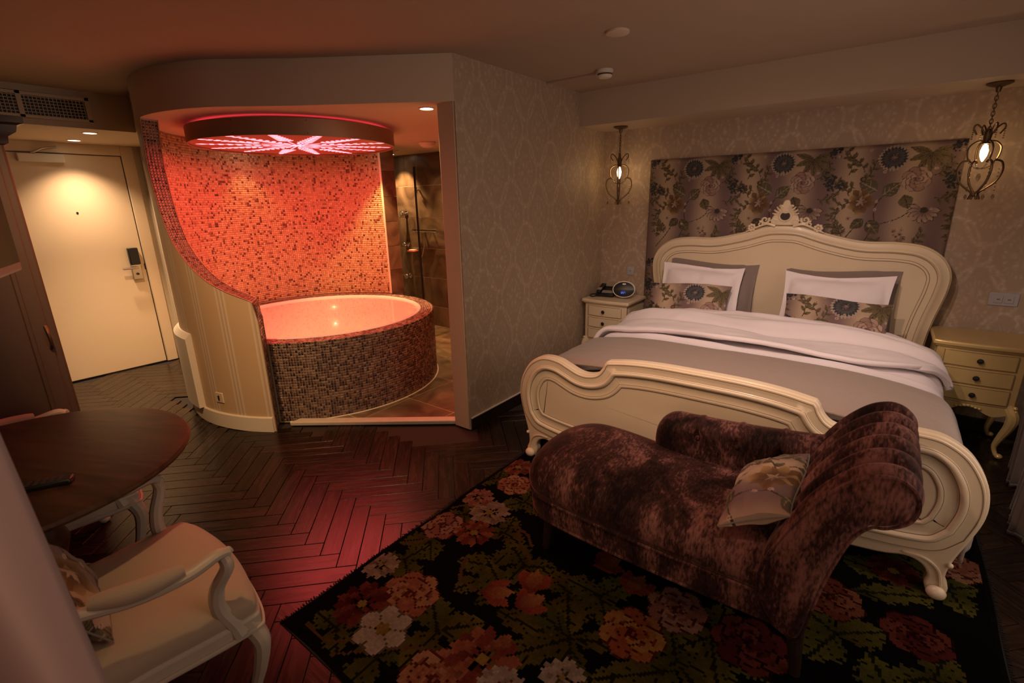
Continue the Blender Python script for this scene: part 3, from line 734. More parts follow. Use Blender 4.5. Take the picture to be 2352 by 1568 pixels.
def floral_fabric():
    wm, hm, px = .66, .84, .003
    c = Canvas(wm, hm, px, (.3, .2, .2), wrap=True)
    x = (np.arange(c.w)+.5)/c.w; s_ = .5+.5*np.cos(2*PI*(x*2-.52)); s_ = s_**1.3
    mauve = np.array([.175, .105, .100]); tan = np.array([.46, .325, .215])
    c.a[:] = (mauve[None]*(1-s_[:, None])+tan[None]*s_[:, None])[None]
    ol, ol2, dk = (.10, .070, .030), (.185, .135, .062), (.040, .026, .014)
    navy, navy2, pale = (.013, .012, .016), (.040, .037, .042), (.40, .30, .23)
    pk, pk2, pk3 = (.12, .058, .048), (.29, .17, .13), (.46, .32, .24)
    br, br2 = (.07, .03, .010), (.20, .10, .032)
    r_ = random.Random(3)
    def L(cx, cy, ln, a, col=ol, col2=ol2, w_=.3, vein=dk): c.petal(cx, cy, ln, ln*w_, a, col, col2, vein=vein)
    def sprig(cx, cy, a, n=7, ln=.16, col=ol2):
        pts = [(cx+ln*t*math.cos(a+.5*t), cy+ln*t*math.sin(a+.5*t)) for t in np.linspace(0, 1, 5)]; c.stem(pts, .0028, dk)
        for i in range(n):
            t = (i+1)/n; b = a+.5*t+(1 if i % 2 else -1)*.9
            L(cx+ln*t*math.cos(a+.5*t), cy+ln*t*math.sin(a+.5*t), .045, b, ol, col, .28)
    # stems
    c.stem([(.30, .18), (.34, .30), (.33, .42), (.38, .52)], .004, dk); c.stem([(.34, .30), (.46, .34), (.56, .42)], .004, dk); c.stem([(.10, .10), (.18, .20), (.24, .30)], .004, dk)
    # drooping palm leaves
    for a in (-.3, -.9, -1.5, -2.1, -2.8, .3, 2.8): L(.585, .76, .13, a, ol, ol2, .16)
    # big shaded leaves
    L(.33, .53, .13, 2.6, (.10, .085, .05), ol, .38, (.30, .24, .15)); L(.36, .50, .12, .7, (.10, .085, .05), ol, .36, (.30, .24, .15)); L(.48, .50, .10, -1.2, ol, ol2, .4); L(.30, .33, .12, -.9, dk, ol, .36, ol2); L(.28, .34, .10, -2.4, dk, ol, .36, ol2)
    # foliage with yellowish sprigs on the tan band
    for q in ((.17, .50, 1.9), (.20, .55, 2.6), (.22, .58, .6), (.15, .64, 1.2), (.20, .46, 3.3), (.13, .40, 4.0), (.24, .66, 1.9)): sprig(*q)
    c.disc(.24, .61, .018, dk); c.disc(.24, .61, .010, br2); c.disc(.14, .56, .012, br); c.disc(.11, .60, .010, br)
    # brown bloom
    for i in range(16):
        a = i*2.4; rr = .012+.0035*i; c.petal(.245+rr*.5*math.cos(a), .46+rr*.7*math.sin(a), .055, .02, a, br, br2 if i % 3 else (.40, .25, .10), notch=1.2)
    # rose, shaded pink
    c.rose(.53, .60, .078, pk, pk2, pk3, .4, 8)
    # drooping daisy
    c.daisy(.60, .40, .085, pk, pk3, dk, n=9, spread=PI*1.25, start=-PI*1.12, wd=.17, edge=dk)
    # dark chrysanthemum with pale outer tips
    for k, (n, rr, c0, c1) in enumerate(((26, .086, (.30, .22, .18), pale), (22, .074, navy, navy2), (18, .058, navy, (.095, .085, .085)), (12, .040, navy, (.07, .062, .065)), (8, .024, navy, navy2))):
        for i in range(n):
            a = 2*PI*i/n+k*.13; c.petal(.39+rr*.25*math.cos(a), .74+rr*.2*math.sin(a), rr*.80, rr*.13, a, c0, c1, notch=1.5)
    # navy berry spikes
    for (bx, by, ba) in ((.03, .55, 1.3), (.05, .52, .7), (.03, .58, 1.8)):
        for i in range(26):
            t = r_.random(); c.disc(bx+t*.10*math.cos(ba)+r_.gauss(0, .012), by+t*.10*math.sin(ba)+r_.gauss(0, .012), r_.uniform(.005, .010), navy, navy2)
    for i in range(20): c.disc(.055+r_.gauss(0, .022), .80+r_.gauss(0, .016), r_.uniform(.005, .011), navy, navy2)
    # small pink clusters and pale blossoms
    for (bx, by, n, sd) in ((.12, .26, 15, .035), (.50, .20, 18, .04), (.62, .10, 10, .025)):
        for i in range(n):
            px_, py_ = bx+r_.gauss(0, sd), by+r_.gauss(0, sd); c.daisy(px_, py_, r_.uniform(.014, .022), r_.choice((pk, pk2)), r_.choice((pk2, pk3)), br, n=5, rot=r_.random()*3, wd=.35)
    for q in ((.08, .20, .6), (.16, .22, 1.8), (.46, .14, 2.6), (.55, .16, .5), (.40, .10, 1.5), (.62, .62, .4), (.64, .48, -.3)): sprig(*q, n=6, ln=.11)
    for i in range(22): c.daisy(r_.random()*wm, r_.random()*hm, .011, pk3, pale, br2, n=5, wd=.4)
    for i in range(10): c.rose(.40+r_.gauss(0, .05), .05+r_.gauss(0, .03), .022, br, pk, br2, r_.random()*6, 6)
    return c
FAB = floral_fabric()
attr_mat('floral_fabric', .75, bump=.10, bscale=500, sheen=.08)

def rug_canvas():
    c = Canvas(2.26, 2.44, .010, (.006, .005, .005))
    g0, g1, gd = (.075, .070, .012), (.20, .165, .030), (.022, .020, .006)
    q = random.Random(5)
    def leaf(x, y, ln, a, w_=.32): c.petal(x, y, ln, ln*w_, a, (.06+.03*q.random(), .06, .012), g1 if q.random() < .6 else (.15, .15, .03), vein=gd, serr=.12)
    def pair(x, y, s=.16):
        a = q.random()*6
        for k in range(3): leaf(x, y, s*q.uniform(.8, 1.15), a+k*2.1+q.uniform(-.3, .3), .36)
    def twig(pts): c.stem(pts, .008, (.16, .085, .03))
    red = ((.07, .012, .010), (.25, .055, .035), (.45, .16, .08)); pink = ((.12, .03, .03), (.40, .15, .12), (.56, .30, .22)); sal = ((.14, .03, .02), (.42, .14, .08), (.58, .30, .16))
    pale = ((.14, .08, .06), (.40, .27, .20), (.56, .42, .33)); dred = ((.035, .006, .006), (.13, .018, .016), (.26, .06, .04)); org = ((.12, .02, .012), (.42, .10, .04), (.58, .30, .09))
    wht = ((.16, .12, .09), (.46, .37, .30), (.60, .50, .40))
    # greenery first
    for x, y, s in ((.12,.70,.15),(.13,.94,.14),(.06,1.32,.15),(.13,.53,.17),(.44,.13,.20),(.20,.12,.16),(.54,.34,.18),(.50,.64,.13),(.50,.74,.17),(.61,.82,.17),(.85,.80,.20),(.97,.86,.18),(.40,.95,.13),(.33,1.22,.15),(.20,1.55,.17),
                    (1.33,.75,.24),(1.42,.96,.20),(1.77,1.22,.20),(1.62,1.30,.16),(1.94,1.71,.2),(2.05,1.2,.18),(1.95,1.0,.2),(1.5,.55,.2),(1.8,.7,.2),(.9,.15,.2),(1.2,.35,.22),(2.0,.4,.22),(.7,1.3,.18),(1.1,1.3,.2),(.5,1.6,.2),(1.0,1.8,.2),(1.5,1.7,.2),(1.9,2.1,.2),(1.3,2.2,.2),(.6,2.1,.2),(.2,2.1,.2),(2.12,1.75,.16),(2.14,.8,.16)): pair(x, y, s)
    # long arching leaves
    for x, y, ln, a in ((.66,.55,.30,.1),(.97,.61,.34,2.9),(.97,.61,.36,-2.2),(.97,.61,.36,-1.0),(.97,.61,.26,.5),(1.34,.72,.34,-2.4),(1.34,.74,.34,-.5),(1.40,.92,.28,-1.2),(.60,.66,.20,2.6),(.56,.52,.16,1.0),(1.8,1.5,.3,.5),(1.6,.4,.3,1.0)): leaf(x, y, ln, a, .17)
    for p in (((.05,.60),(.10,.66),(.16,.78)),((.36,.70),(.42,.60),(.52,.58)),((.45,1.0),(.52,.92),(.62,.86)),((.42,1.02),(.50,1.0),(.56,.95)),((.72,.70),(.78,.84),(.86,.92)),((.10,.06),(.22,.06),(.34,.14)),((.30,.04),(.50,.22),(.62,.28)),((.04,.95),(.10,1.06),(.08,1.15)),((.62,.44),(.70,.40),(.80,.46))): twig(p)
    def mum(x, y, r, col):
        for k, (n, rr) in enumerate(((13, 1), (10, .72), (6, .44))):
            for i in range(n):
                a = 2*PI*i/n+k*.4+q.uniform(-.12, .12); c.petal(x+rr*r*.25*math.cos(a), y+rr*r*.25*math.sin(a), rr*r*.78, rr*r*.2, a, col[0] if (i+k) % 3 == 0 else col[1], col[2] if (i+k) % 2 else col[1], notch=1.5)
        c.disc(x, y, r*.16, (.40, .26, .06))
    for x, y, r, col in ((.10,.81,.105,pink),(.31,.40,.125,sal),(1.15,.77,.12,org),(1.25,.98,.115,pink),(1.52,.98,.13,dred),(.18,1.32,.10,sal),(2.01,1.38,.11,dred),(.67,.19,.12,sal),(1.73,1.41,.12,red),(2.15,1.93,.11,sal),(1.9,.62,.12,red),(1.0,1.5,.13,sal),(1.55,1.95,.12,pink),(.5,1.85,.12,red)): c.rose(x, y, r, *col, rot=q.random()*6)
    for x, y, r, col in ((.23,1.03,.11,pale),(.27,.86,.10,red),(.08,1.49,.10,red),(.09,1.10,.09,pink),(.07,.44,.085,pale),(.19,.25,.12,dred),(.76,.35,.14,red),(.88,.30,.09,wht),(1.03,.46,.08,wht),(1.94,1.74,.10,dred),(.35,.22,.0,wht),(1.2,1.95,.11,wht)):
        if r: mum(x, y, r, col)
    c.daisy(.36, .22, .115, wht[1], wht[2], (.34, .20, .05), n=6, wd=.34, edge=wht[0])
    for x, y, a in ((.60,.62,.6),(.74,.66,1.0),(.70,.76,1.9),(1.06,1.0,1.4),(.9,1.05,.9)):
        for d_ in (-.5, .5, 0): c.petal(x-.06*math.cos(a), y-.06*math.sin(a), .14, .034, a+d_, (.20, .03, .025), (.58, .26, .10) if d_ == 0 else (.46, .11, .06), notch=1.2)
    # plain dark border
    b = 2; c.a[:b] = c.a[-b:] = (.010, .008, .008); c.a[:, :b] = c.a[:, -b:] = (.010, .008, .008)
    c.a *= .30
    c.a *= np.random.default_rng(2).uniform(.86, 1.14, c.a.shape[:2])[..., None]
    return c
RUG = rug_canvas()
attr_mat('rug_wool', .95, spec=.03, bump=.4, bscale=300, sheen=0)
def build_rug():
    t = thing('floral_rug', 'black wool rug woven with roses and green leaves on the parquet', 'rug', (-1.70, .66, 0))
    w_, h_, p = RUG.w, RUG.h, RUG.px
    x = np.arange(w_+1)*p; y = np.arange(h_+1)*p; X, Y = np.meshgrid(x, y)
    edge = np.minimum(np.minimum(X, RUG.wm-X), np.minimum(Y, RUG.hm-Y)); Z = .0085-.004*np.exp(-edge/.008)
    X = X+.006*np.sin(Y*9)*(X < .005)+.005*np.sin(Y*7+1)*(X > RUG.wm-.005); Y2 = Y+.006*np.sin(X*8)*(Y < .005)
    vs = np.stack([X, Y2, Z], -1).reshape(-1, 3); i = np.arange(w_)[None]+np.arange(h_)[:, None]*(w_+1)
    fs = np.stack([i, i+1, i+w_+2, i+w_+1], -1).reshape(-1, 4)
    me = bpy.data.meshes.new('pile'); me.from_pydata(vs.tolist(), [], fs.tolist()); me.update(); set_tint(me, RUG.a.reshape(-1, 3), 'FACE')
    link('pile', me, M['rug_wool'], t)
    MB().box(.0, RUG.wm, 0, RUG.hm, .0005, .004).build('backing', mat('rug_backing', (.012, .010, .010), .95), t)
    fr = MB(); q = random.Random(1)
    for k in range(210):
        y0 = k*RUG.hm/210
        for sx, s_ in ((0, -1), (RUG.wm, 1)):
            fr.tube([(sx, y0, .004), (sx+s_*q.uniform(.008, .018), y0+q.uniform(-.006, .006), .0025)], .0024, 4, cap=False)
    fr.build('fringe', M['rug_backing'], t)['kind'] = 'stuff'
    return t
build_rug()
# ================================================================== entrance: door, frames, grille, wardrobe, television
d = MB().box(XW-.02, XW+.012, .905, 1.73, .008, 2.095).build('door_1', M['door_paint'], None, bevel=.003); d['kind'] = 'structure'
fr = MB().box(XW-.02, XW+.03, 1.735, 1.84, 0, 2.19).box(XW-.02, XW+.03, .80, .90, 0, 2.19).box(XW-.02, XW+.03, .90, 1.735, 2.10, 2.19)
fr.build('door_frame', M['door_paint'], d, bevel=.006)
MB().box(XW+.0, XW+.014, 1.729, 1.736, .01, 2.10).box(XW, XW+.014, .905, 1.73, 2.094, 2.101).build('door_gap', M['black_plastic'], d)
MB().box(XW+.0, XW+.016, .905, 1.73, 0, .010).build('threshold', M['black_plastic'], d)
MB().lathe([(.009, 0), (.009, .004), (.0001, .005)], n=16).build('peephole', M['black_plastic'], d, loc=(XW+.012, 1.297, 1.577), rot=(0, PI/2, 0))
lk = MB().box(0, .028, -.042, .042, .91, 1.06).build('lock_plate', M['steel'], d, bevel=.004, loc=(XW+.012, 1.645, 0))
MB().box(0, .045, -.043, .043, 1.06, 1.225).build('card_reader', M['black_plastic'], lk, bevel=.008)
MB().tube(spline([(.03, 0, 1.03), (.065, 0, 1.03), (.072, -.03, 1.03), (.072, -.125, 1.03)], 5), .011, 10).build('lever_handle', M['steel'], lk)
MB().lathe([(.012, 0), (.012, .012), (.0001, .013)], n=16).build('thumb_turn', M['black_plastic'], lk, loc=(.028, 0, .965), rot=(0, PI/2, 0))
MB().box(XW+.012, XW+.016, 1.722, 1.732, 1.0, 1.06).build('strike_plate', M['black_plastic'], d)
t = thing('door_closer', 'white metal door closer at the top of the entrance door', 'door closer', (XW+.012, 1.14, 2.03))
MB().box(0, .055, -.155, .155, -.012, .055).build('body', M['white_paint'], t, bevel=.006)
MB().tube([(.03, -.06, .055), (.05, .02, .10), (.03, .12, .12)], .009, 8).build('arm', M['steel'], t)
# second door in the hall, seen only at its hinged edge beside the mosaic wall
d2 = MB().box(-5.90, -5.22, 1.915, 1.95, .008, 2.03).build('door_2', M['door_paint'], None, bevel=.003); d2['kind'] = 'structure'
MB().box(-5.985, -5.905, 1.875, 1.93, 0, 2.10).box(-5.215, -5.15, 1.875, 1.93, 0, 2.10).box(-5.985, -5.15, 1.875, 1.93, 2.035, 2.10).build('door_frame', M['door_paint'], d2, bevel=.006)
for z in (.26, 1.05, 1.86):
    MB().tube([(-5.90, 1.870, z-.045), (-5.90, 1.870, z+.045)], .008, 8).box(-5.93, -5.87, 1.868, 1.876, z-.04, z+.04).build('hinge', M['steel'], d2)
# return-air grille on the lowered ceiling's face
t = thing('air_grille', 'cream return air grille with square mesh on the lowered hall ceiling face', 'air grille', (-4.94, 1.0, 2.232))
fr = MB()
y0, y1 = -.62, .285
for a, b in ((0, .022), (.148, .172)): fr.box(0, .014, y0, y1, a, b)
for y in (y0, -.12, .255): fr.box(0, .014, y, y+.03, 0, .172)
fr.build('frame', M['cream_lacquer'], t, bevel=.003)
MB().box(-.006, .0005, y0+.01, y1-.01, .01, .165).build('duct_back', M['black_plastic'], t)
ms = MB()
for k in range(40):
    y = y0+.03+k*.0215
    if y < y1-.02: ms.box(.003, .007, y-.0022, y+.0022, .02, .15)
for k in range(6): ms.box(.003, .007, y0+.02, y1-.02, .038+k*.0205, .042+k*.0205)
ms.build('mesh', M['cream_lacquer'], t)['kind'] = 'stuff'
for y in (-.13, .26):
    for z in (.011, .160): MB().sphere((.014, y+.012, z), .004, 8, 6).build('screw', M['antique_brass'], t)
# wardrobe: dark, with crown moulding and raised door panel
mat('wardrobe_wood', (.085, .045, .028), .45, var=.25, vscale=5, stretch=(1, 1, .15))
t = thing('wardrobe', 'tall dark brown wooden wardrobe with crown moulding at the hall corner', 'wardrobe', (-3.65, -.02, 0))
MB().box(-.30, .29, -.60, .535, .06, 1.93).build('body', M['wardrobe_wood'], t, bevel=.012)
MB().box(-.31, .315, -.62, .555, 0, .07).build('plinth', M['wardrobe_wood'], t, bevel=.01)
cp = [(0, 0), (.02, .01), (.025, .04), (.06, .06), (.07, .09), (.10, .10), (.10, .13)]
rows = [[(-.30-o_, -.60-o_*.3, 1.90+z), (.29+o_*.3, -.60-o_*.3, 1.90+z), (.29+o_*.3, .535+o_*.85, 1.90+z), (-.30-o_, .535+o_*.85, 1.90+z)] for o_, z in cp]
mb = MB().grid(rows, cv=True); mb.f.append([len(mb.v)-4, len(mb.v)-3, len(mb.v)-2, len(mb.v)-1]); mb.build('crown', mat('dark_mahogany', (.030, .014, .010), .4), t, smooth=30)
for ya, yb in ((-.57, -.03), (-.01, .50)):
    dr = MB().box(.29, .31, ya, yb, .10, 1.88).build('door', M['wardrobe_wood'], t, bevel=.006)
    pf = MB()
    for a, b, c_, e in ((ya+.06, yb-.06, .18, .20), (ya+.06, yb-.06, 1.78, 1.80)): pf.box(.308, .320, a, b, c_, e)
    for y in (ya+.06, yb-.08): pf.box(.308, .320, y, y+.02, .18, 1.80)
    pf.build('panel_moulding', M['wardrobe_wood'], dr, bevel=.004)
MB().tube(spline([(.31, .49, .92), (.335, .492, .95), (.338, .492, 1.0), (.31, .49, 1.04)], 5), .008, 8).build('handle', M['antique_brass'], t)
# television on a wall arm, turned towards the bed
t = thing('television', 'flat television with grey frame on a swivel arm, at the very edge of view', 'television', (-2.60, .352, 1.42), math.atan2(-.33, .944))
MB().box(0, .80, -.06, .0, -.035, .50).build('frame', mat('tv_frame', (.32, .29, .26), .4), t, bevel=.012)
MB().box(.03, .77, -.002, .0035, .0, .47).build('screen', mat('tv_screen', (.01, .01, .012), .08), t)
MB().tube([(.40, -.05, .23), (.34, -.20, .23), (.0, -.48, .23), (-.52, -.64, .23)], .018, 8).build('arm', M['black_plastic'], t)
# ================================================================== bed
def mirror(half):
    """half outline from the top centre to the bottom centre on the right side -> closed outline"""
    return half+[(-x, z) for x, z in half[::-1] if abs(x) > 1e-4]
def panel_from(outline, prof, y0, sgn=-1):
    """profiled moulding: rings of the outline inset by d, standing out by h towards -y"""
    mb = MB(); rows = []
    for d_, h in prof:
        o_ = inset(outline, d_) if d_ else outline
        rows.append([(x, y0+sgn*h, z) for x, z in o_])
    mb.grid(rows, cv=True); n = len(outline); b = len(mb.v)-n; mb.f.append([b+k for k in range(n)])
    return mb
def loop_tube(outline, d_, y, r, keep=None):
    o_ = inset(outline, d_); pts = [(x, y, z) for x, z in o_]
    if keep: pts = [p for p in pts if keep(p)]
    return MB().tube(pts, r, 5, closed=keep is None)
BX, BY = -.635, 2.33
bed = thing('bed', 'wide cream French-style bed with carved arched headboard and scrolled footboard', 'bed', (BX, BY, 0))
# footboard
up = spline([(0, .777), (.20, .775), (.36, .764), (.497, .742)], 6)+spline([(.512, .722), (.524, .695), (.555, .660), (.61, .643), (.67, .646), (.74, .672), (.80, .694), (.87, .702), (.94, .690), (1.015, .640), (1.07, .555), (1.093, .47), (1.092, .385), (1.068, .285)], 5)
leg_ = spline([(1.068, .285), (1.038, .18), (1.028, .10), (1.045, .05), (1.035, .0)], 5)[1:]+spline([(.985, .0), (.968, .05), (.972, .09), (.945, .130), (.89, .142), (.80, .118), (.60, .098), (.30, .09), (0, .088)], 4)
fb_out = mirror(up+leg_)
fb = MB().prism([(x, z) for x, z in fb_out], 'y', .0, .055).build('footboard', M['cream_lacquer'], bed, bevel=.012, seg=3)
body = mirror(up+spline([(1.068, .285), (1.0, .205), (.90, .172), (.70, .150), (.4, .136), (0, .132)], 5)[1:])
prof = [(.010, -.002), (.014, .007), (.055, .009), (.060, .016), (.068, .020), (.077, .018), (.083, .010), (.090, .002), (.128, .002), (.133, .007), (.140, .009), (.147, .006), (.151, .001), (.155, .001)]
panel_from(body, prof, 0).build('panel_moulding', M['cream_lacquer'], fb, smooth=50)
for d_, y_ in ((.020, -.0085), (.0585, -.013), (.086, -.0075), (.131, -.0045), (.150, -.003)):
    loop_tube(body, d_, y_, .0016).build('antiqued_line', M['cream_dark_line'], fb)
for s_ in (-1, 1):
    MB().sphere((s_*1.01, -.012, .03), .034, 14, 10, 1.0, .8, .85).build('scroll_foot', M['cream_lacquer'], bed)
    MB().tube([(s_*x, -.004, z) for x, z in spline([(1.02, .06), (1.0, .13), (.95, .165), (.88, .165)], 6)], [.006]*18+[.002], 6).build('leg_moulding', M['cream_lacquer'], bed)
    MB().sphere((s_*1.032, -.003, .165), .011, 10, 8).build('boss', M['cream_lacquer'], bed)
# headboard
hh = spline([(0, 1.388), (.12, 1.378), (.30, 1.322), (.50, 1.280), (.70, 1.278), (.845, 1.255), (.95, 1.185), (1.005, 1.08), (1.003, .95), (.965, .75), (.945, .55), (.94, .25)], 6)
hb_out = mirror(hh+[(.94, .0), (.86, .0), (.86, .22), (.0, .22)])
YH = 4.235-BY
hb = MB().prism(hb_out, 'y', YH, YH+.055).build('headboard', M['cream_lacquer'], bed, bevel=.012, seg=3)
hbody = mirror(hh+[(.90, .25), (.45, .25), (0, .25)])
prof = [(.008, -.004), (.012, .012), (.045, .016), (.052, .024), (.062, .027), (.070, .018), (.076, .008), (.110, .008), (.115, .014), (.125, .014), (.130, .005), (.136, .004)]
panel_from(hbody, prof, YH).build('panel_moulding', M['cream_lacquer'], hb, smooth=50)
for d_, y_ in ((.047, -.016), (.073, -.013), (.112, -.010), (.1275, -.009)):
    loop_tube(hbody, d_, YH+y_, .0018).build('antiqued_line', M['cream_dark_line'], hb)
for s_ in (-1, 1):
    MB().box(s_*.93-.015, s_*.93+.015, .05, YH, .22, .40).build('side_rail', M['cream_lacquer'], bed, bevel=.006)
# carved crest
cr = MB(); zc = 1.462
ol_ = spline([(0, .180-.075), (.018, .172-.075), (.030, .135-.075), (.060, .095-.075), (.088, .055-.075), (.094, .015-.075), (.080, -.025-.050), (.0, -.045-.035), (-.080, -.025-.050), (-.094, .015-.075), (-.086, .055-.075), (-.060, .090-.075), (-.034, .130-.075), (-.020, .170-.075)], 4, closed=True)
cr.prism([(x, zc+z) for x, z in ol_], 'y', YH-.022, YH+.02)
crest = cr.build('crest', M['cream_lacquer'], bed, bevel=.008, seg=3)
MB().lathe([(.0001, 0), (.034, 0)], n=28).build('hole_disc', M['dark_wood'], crest, loc=(0, YH-.0235, zc-.012), rot=(PI/2, 0, 0))  # dark disc standing in for the shaded hole of the crest
rg = MB().tube([(.039*math.cos(a), YH-.024, zc-.012+.037*math.sin(a)-.012*max(0, math.sin(a))**10) for a in np.linspace(0, 2*PI, 36, endpoint=False)], .0075, 8, closed=True)
rg.build('ring', M['cream_lacquer'], crest)
def spiral(x0, z0, r0, turns, a0, sgn, y, n=26, tail=()):
    pts = list(tail)
    for i in range(n):
        t_ = i/(n-1); a = a0+sgn*2*PI*turns*t_; r = r0*(1-.8*t_); pts.append((x0+r*math.cos(a), y, z0+r*math.sin(a)))
    return pts
for s_ in (-1, 1):
    for (x0, z0, r0, turns, a0, rad) in ((.135, zc-.040, .030, 1.3, 2.6, .010), (.070, zc-.055, .024, 1.2, .2, .008), (.030, zc+.045, .020, 1.1, .6, .008), (.165, zc-.070, .020, 1.2, 1.2, .008)):
        pts = spiral(x0, z0, r0, turns, a0, 1, YH-.018); pts = [(s_*p[0], p[1], p[2]) for p in pts]
        MB().tube(pts, list(np.linspace(rad, rad*.45, len(pts))), 7).build('scroll', M['cream_lacquer'], crest)
    for k in range(4):
        a = .2+k*.30; MB().tube([(s_*(.048*math.cos(a)), YH-.022, zc-.012+.046*math.sin(a)), (s_*.072*math.cos(a), YH-.026, zc-.012+.072*math.sin(a)), (s_*.090*math.cos(a), YH-.020, zc-.010+.090*math.sin(a))], [.004, .008, .004], 6).build('flute', M['cream_lacquer'], crest)
    pts = spline([(s_*.06, YH-.016, zc-.085), (s_*.11, YH-.018, zc-.070), (s_*.15, YH-.018, zc-.080), (s_*.22, YH-.014, zc-.112), (s_*.26, YH-.01, zc-.130)], 6)
    MB().tube(pts, list(np.linspace(.012, .005, len(pts))), 7).build('leaf_scroll', M['cream_lacquer'], crest)
    rx, rz = s_*.222, zc-.098
    rs = MB().sphere((rx, YH-.020, rz), .010, 10, 8)
    for k in range(7): rs.sphere((rx+.021*math.cos(2*PI*k/7), YH-.015, rz+.021*math.sin(2*PI*k/7)), .011, 8, 6, 1, .7, 1)
    rs.build('rosette', M['cream_lacquer'], crest)
# ---- bedding
mat('linen_white', (.80, .71, .72), .75, sheen=.25, bump=.12, bscale=14)
mat('linen_taupe', (.225, .175, .150), .8, sheen=.2, bump=.05, bscale=30)
def throw_mat():
    m = mat('throw_taupe', (.27, .195, .155), .75, sheen=.25); N, L = nodes(m); b = N['Principled BSDF']
    tc = N.new('ShaderNodeTexCoord'); v = N.new('ShaderNodeTexVoronoi'); v.inputs['Scale'].default_value = 85; L.new(tc.outputs['Object'], v.inputs[0])
    bp = N.new('ShaderNodeBump'); bp.inputs['Strength'].default_value = .35; bp.inputs['Distance'].default_value = .004; L.new(v.outputs[0], bp.inputs['Height']); L.new(bp.outputs[0], b.inputs['Normal'])
throw_mat()
def smooth_noise(nx, ny, cells, seed):
    g = np.random.default_rng(seed).normal(0, 1, (cells[1]+3, cells[0]+3)); x = np.linspace(0, cells[0], nx); y = np.linspace(0, cells[1], ny)
    xi = x.astype(int); yi = y.astype(int); fx = x-xi; fy = y-yi; fx = fx*fx*(3-2*fx); fy = fy*fy*(3-2*fy)
    a = g[yi][:, xi]*(1-fx)+g[yi][:, xi+1]*fx; b = g[yi+1][:, xi]*(1-fx)+g[yi+1][:, xi+1]*fx
    return a*(1-fy[:, None])+b*fy[:, None]
t = thing('mattress', 'white mattress under the duvet on the cream bed', 'mattress', (BX, BY, 0))
MB().box(-.90, .90, .08, YH-.01, .22, .56).build('body', M['linen_white'], t, bevel=.05, seg=4)
def cloth(name, label, cat, m, v0, v1, ztop, half, drop, wav, seed, bumps, th=.03, nu=150, nv=90, flare=.05, extra=None, parent=None, vwave=None):
    """a cover laid across the bed: u runs over the width and down both sides, v along the bed"""
    u = np.linspace(-1, 1, nu); L_ = half+drop
    V = np.linspace(v0, v1, nv); N1 = smooth_noise(nu, nv, (9, 7), seed); N2 = smooth_noise(nu, nv, (26, 16), seed+1); N3 = smooth_noise(nu, nv, (14, 3), seed+2)
    rows = []
    for j, v in enumerate(V):
        row = []
        for i, uu in enumerate(u):
            s_ = abs(uu)*L_; sg = 1 if uu > 0 else -1
            rr = .12
            zt = ztop(sg*min(s_, half), v)
            if s_ < half-rr: x, z, k = s_, zt, 0
            else:
                q = (s_-(half-rr))/rr; a = min(q, PI/2); k = min(1, q/ (PI/2))
                x = half-rr+rr*math.sin(a); z = zt-rr*(1-math.cos(a))
                if q > PI/2: e = (q-PI/2)*rr; z -= e; x += flare*min(1, e/.25)+.018*math.sin(v*17+seed+3*math.sin(v*5))*min(1, e/.12)
            amp = bumps*(1-.6*k)
            z += amp*(N1[j, i]*.7+N2[j, i]*.22+N3[j, i]*.3*wav)
            if extra: z += extra(sg*x, v)*(1-k*.7)
            row.append((sg*x, v+(vwave(sg*x)*(1-j/(nv-1))**2 if vwave else 0), z))
        rows.append(row)
    t = parent or thing(name, label, cat, (BX, BY, 0))
    o = MB().grid(rows).build('fabric' if parent is None else name, m, t, smooth=180)
    sd = o.modifiers.new('thick', 'SOLIDIFY'); sd.thickness = th; sd.offset = -1
    return t
def z_duvet(x, v):
    b = (1-(abs(x)/1.02)**4); r = v-.55
    return .595+.085*b+.055*math.exp(-((v-1.42)/.30)**2)*b
def folds(x, v):
    f = 0
    for v0, sl, amp, wd in ((.93, -.02, -.012, .04),(1.26, -.09, .034, .05), (1.45, .04, -.016, .03), (1.16, -.07, -.026, .030), (1.38, -.06, .020, .03), (.86, -.03, .014, .035)):
        d_ = v-(v0+sl*(x)+.03*math.sin(x*3+v0*5)); f += amp*math.exp(-(d_/wd)**2)
    if v > 1.52: f -= .5*(v-1.52)**2
    return f
cloth('duvet', 'white duvet with soft folds spread over the bed', 'duvet', M['linen_white'], .12, 1.60, z_duvet, 1.02, .34, 1.0, 21, .009, th=.035, extra=folds, flare=.03)
cloth('turned_back_edge', '', '', M['linen_white'], .86, 1.57, lambda x, v: z_duvet(x, v)+.040+.018*math.exp(-((v-.89)/.05)**2)+.012*math.sin(x*5+v*9)*(v < 1.3), 1.055, .05, 1.0, 44, .009, th=.030, extra=folds, flare=.02, parent=bpy.data.objects['duvet'], vwave=lambda x: .014*math.sin(x*5)+.008*math.sin(x*11)+.9*max(0, x-.45)**2)
cloth('bed_throw', 'taupe woven throw laid across the foot of the bed', 'throw', M['throw_taupe'], .085, .70, lambda x, v: z_duvet(x, v)+.022-.02*(v < .12), 1.045, .40, .4, 33, .004, th=.012, nv=50)
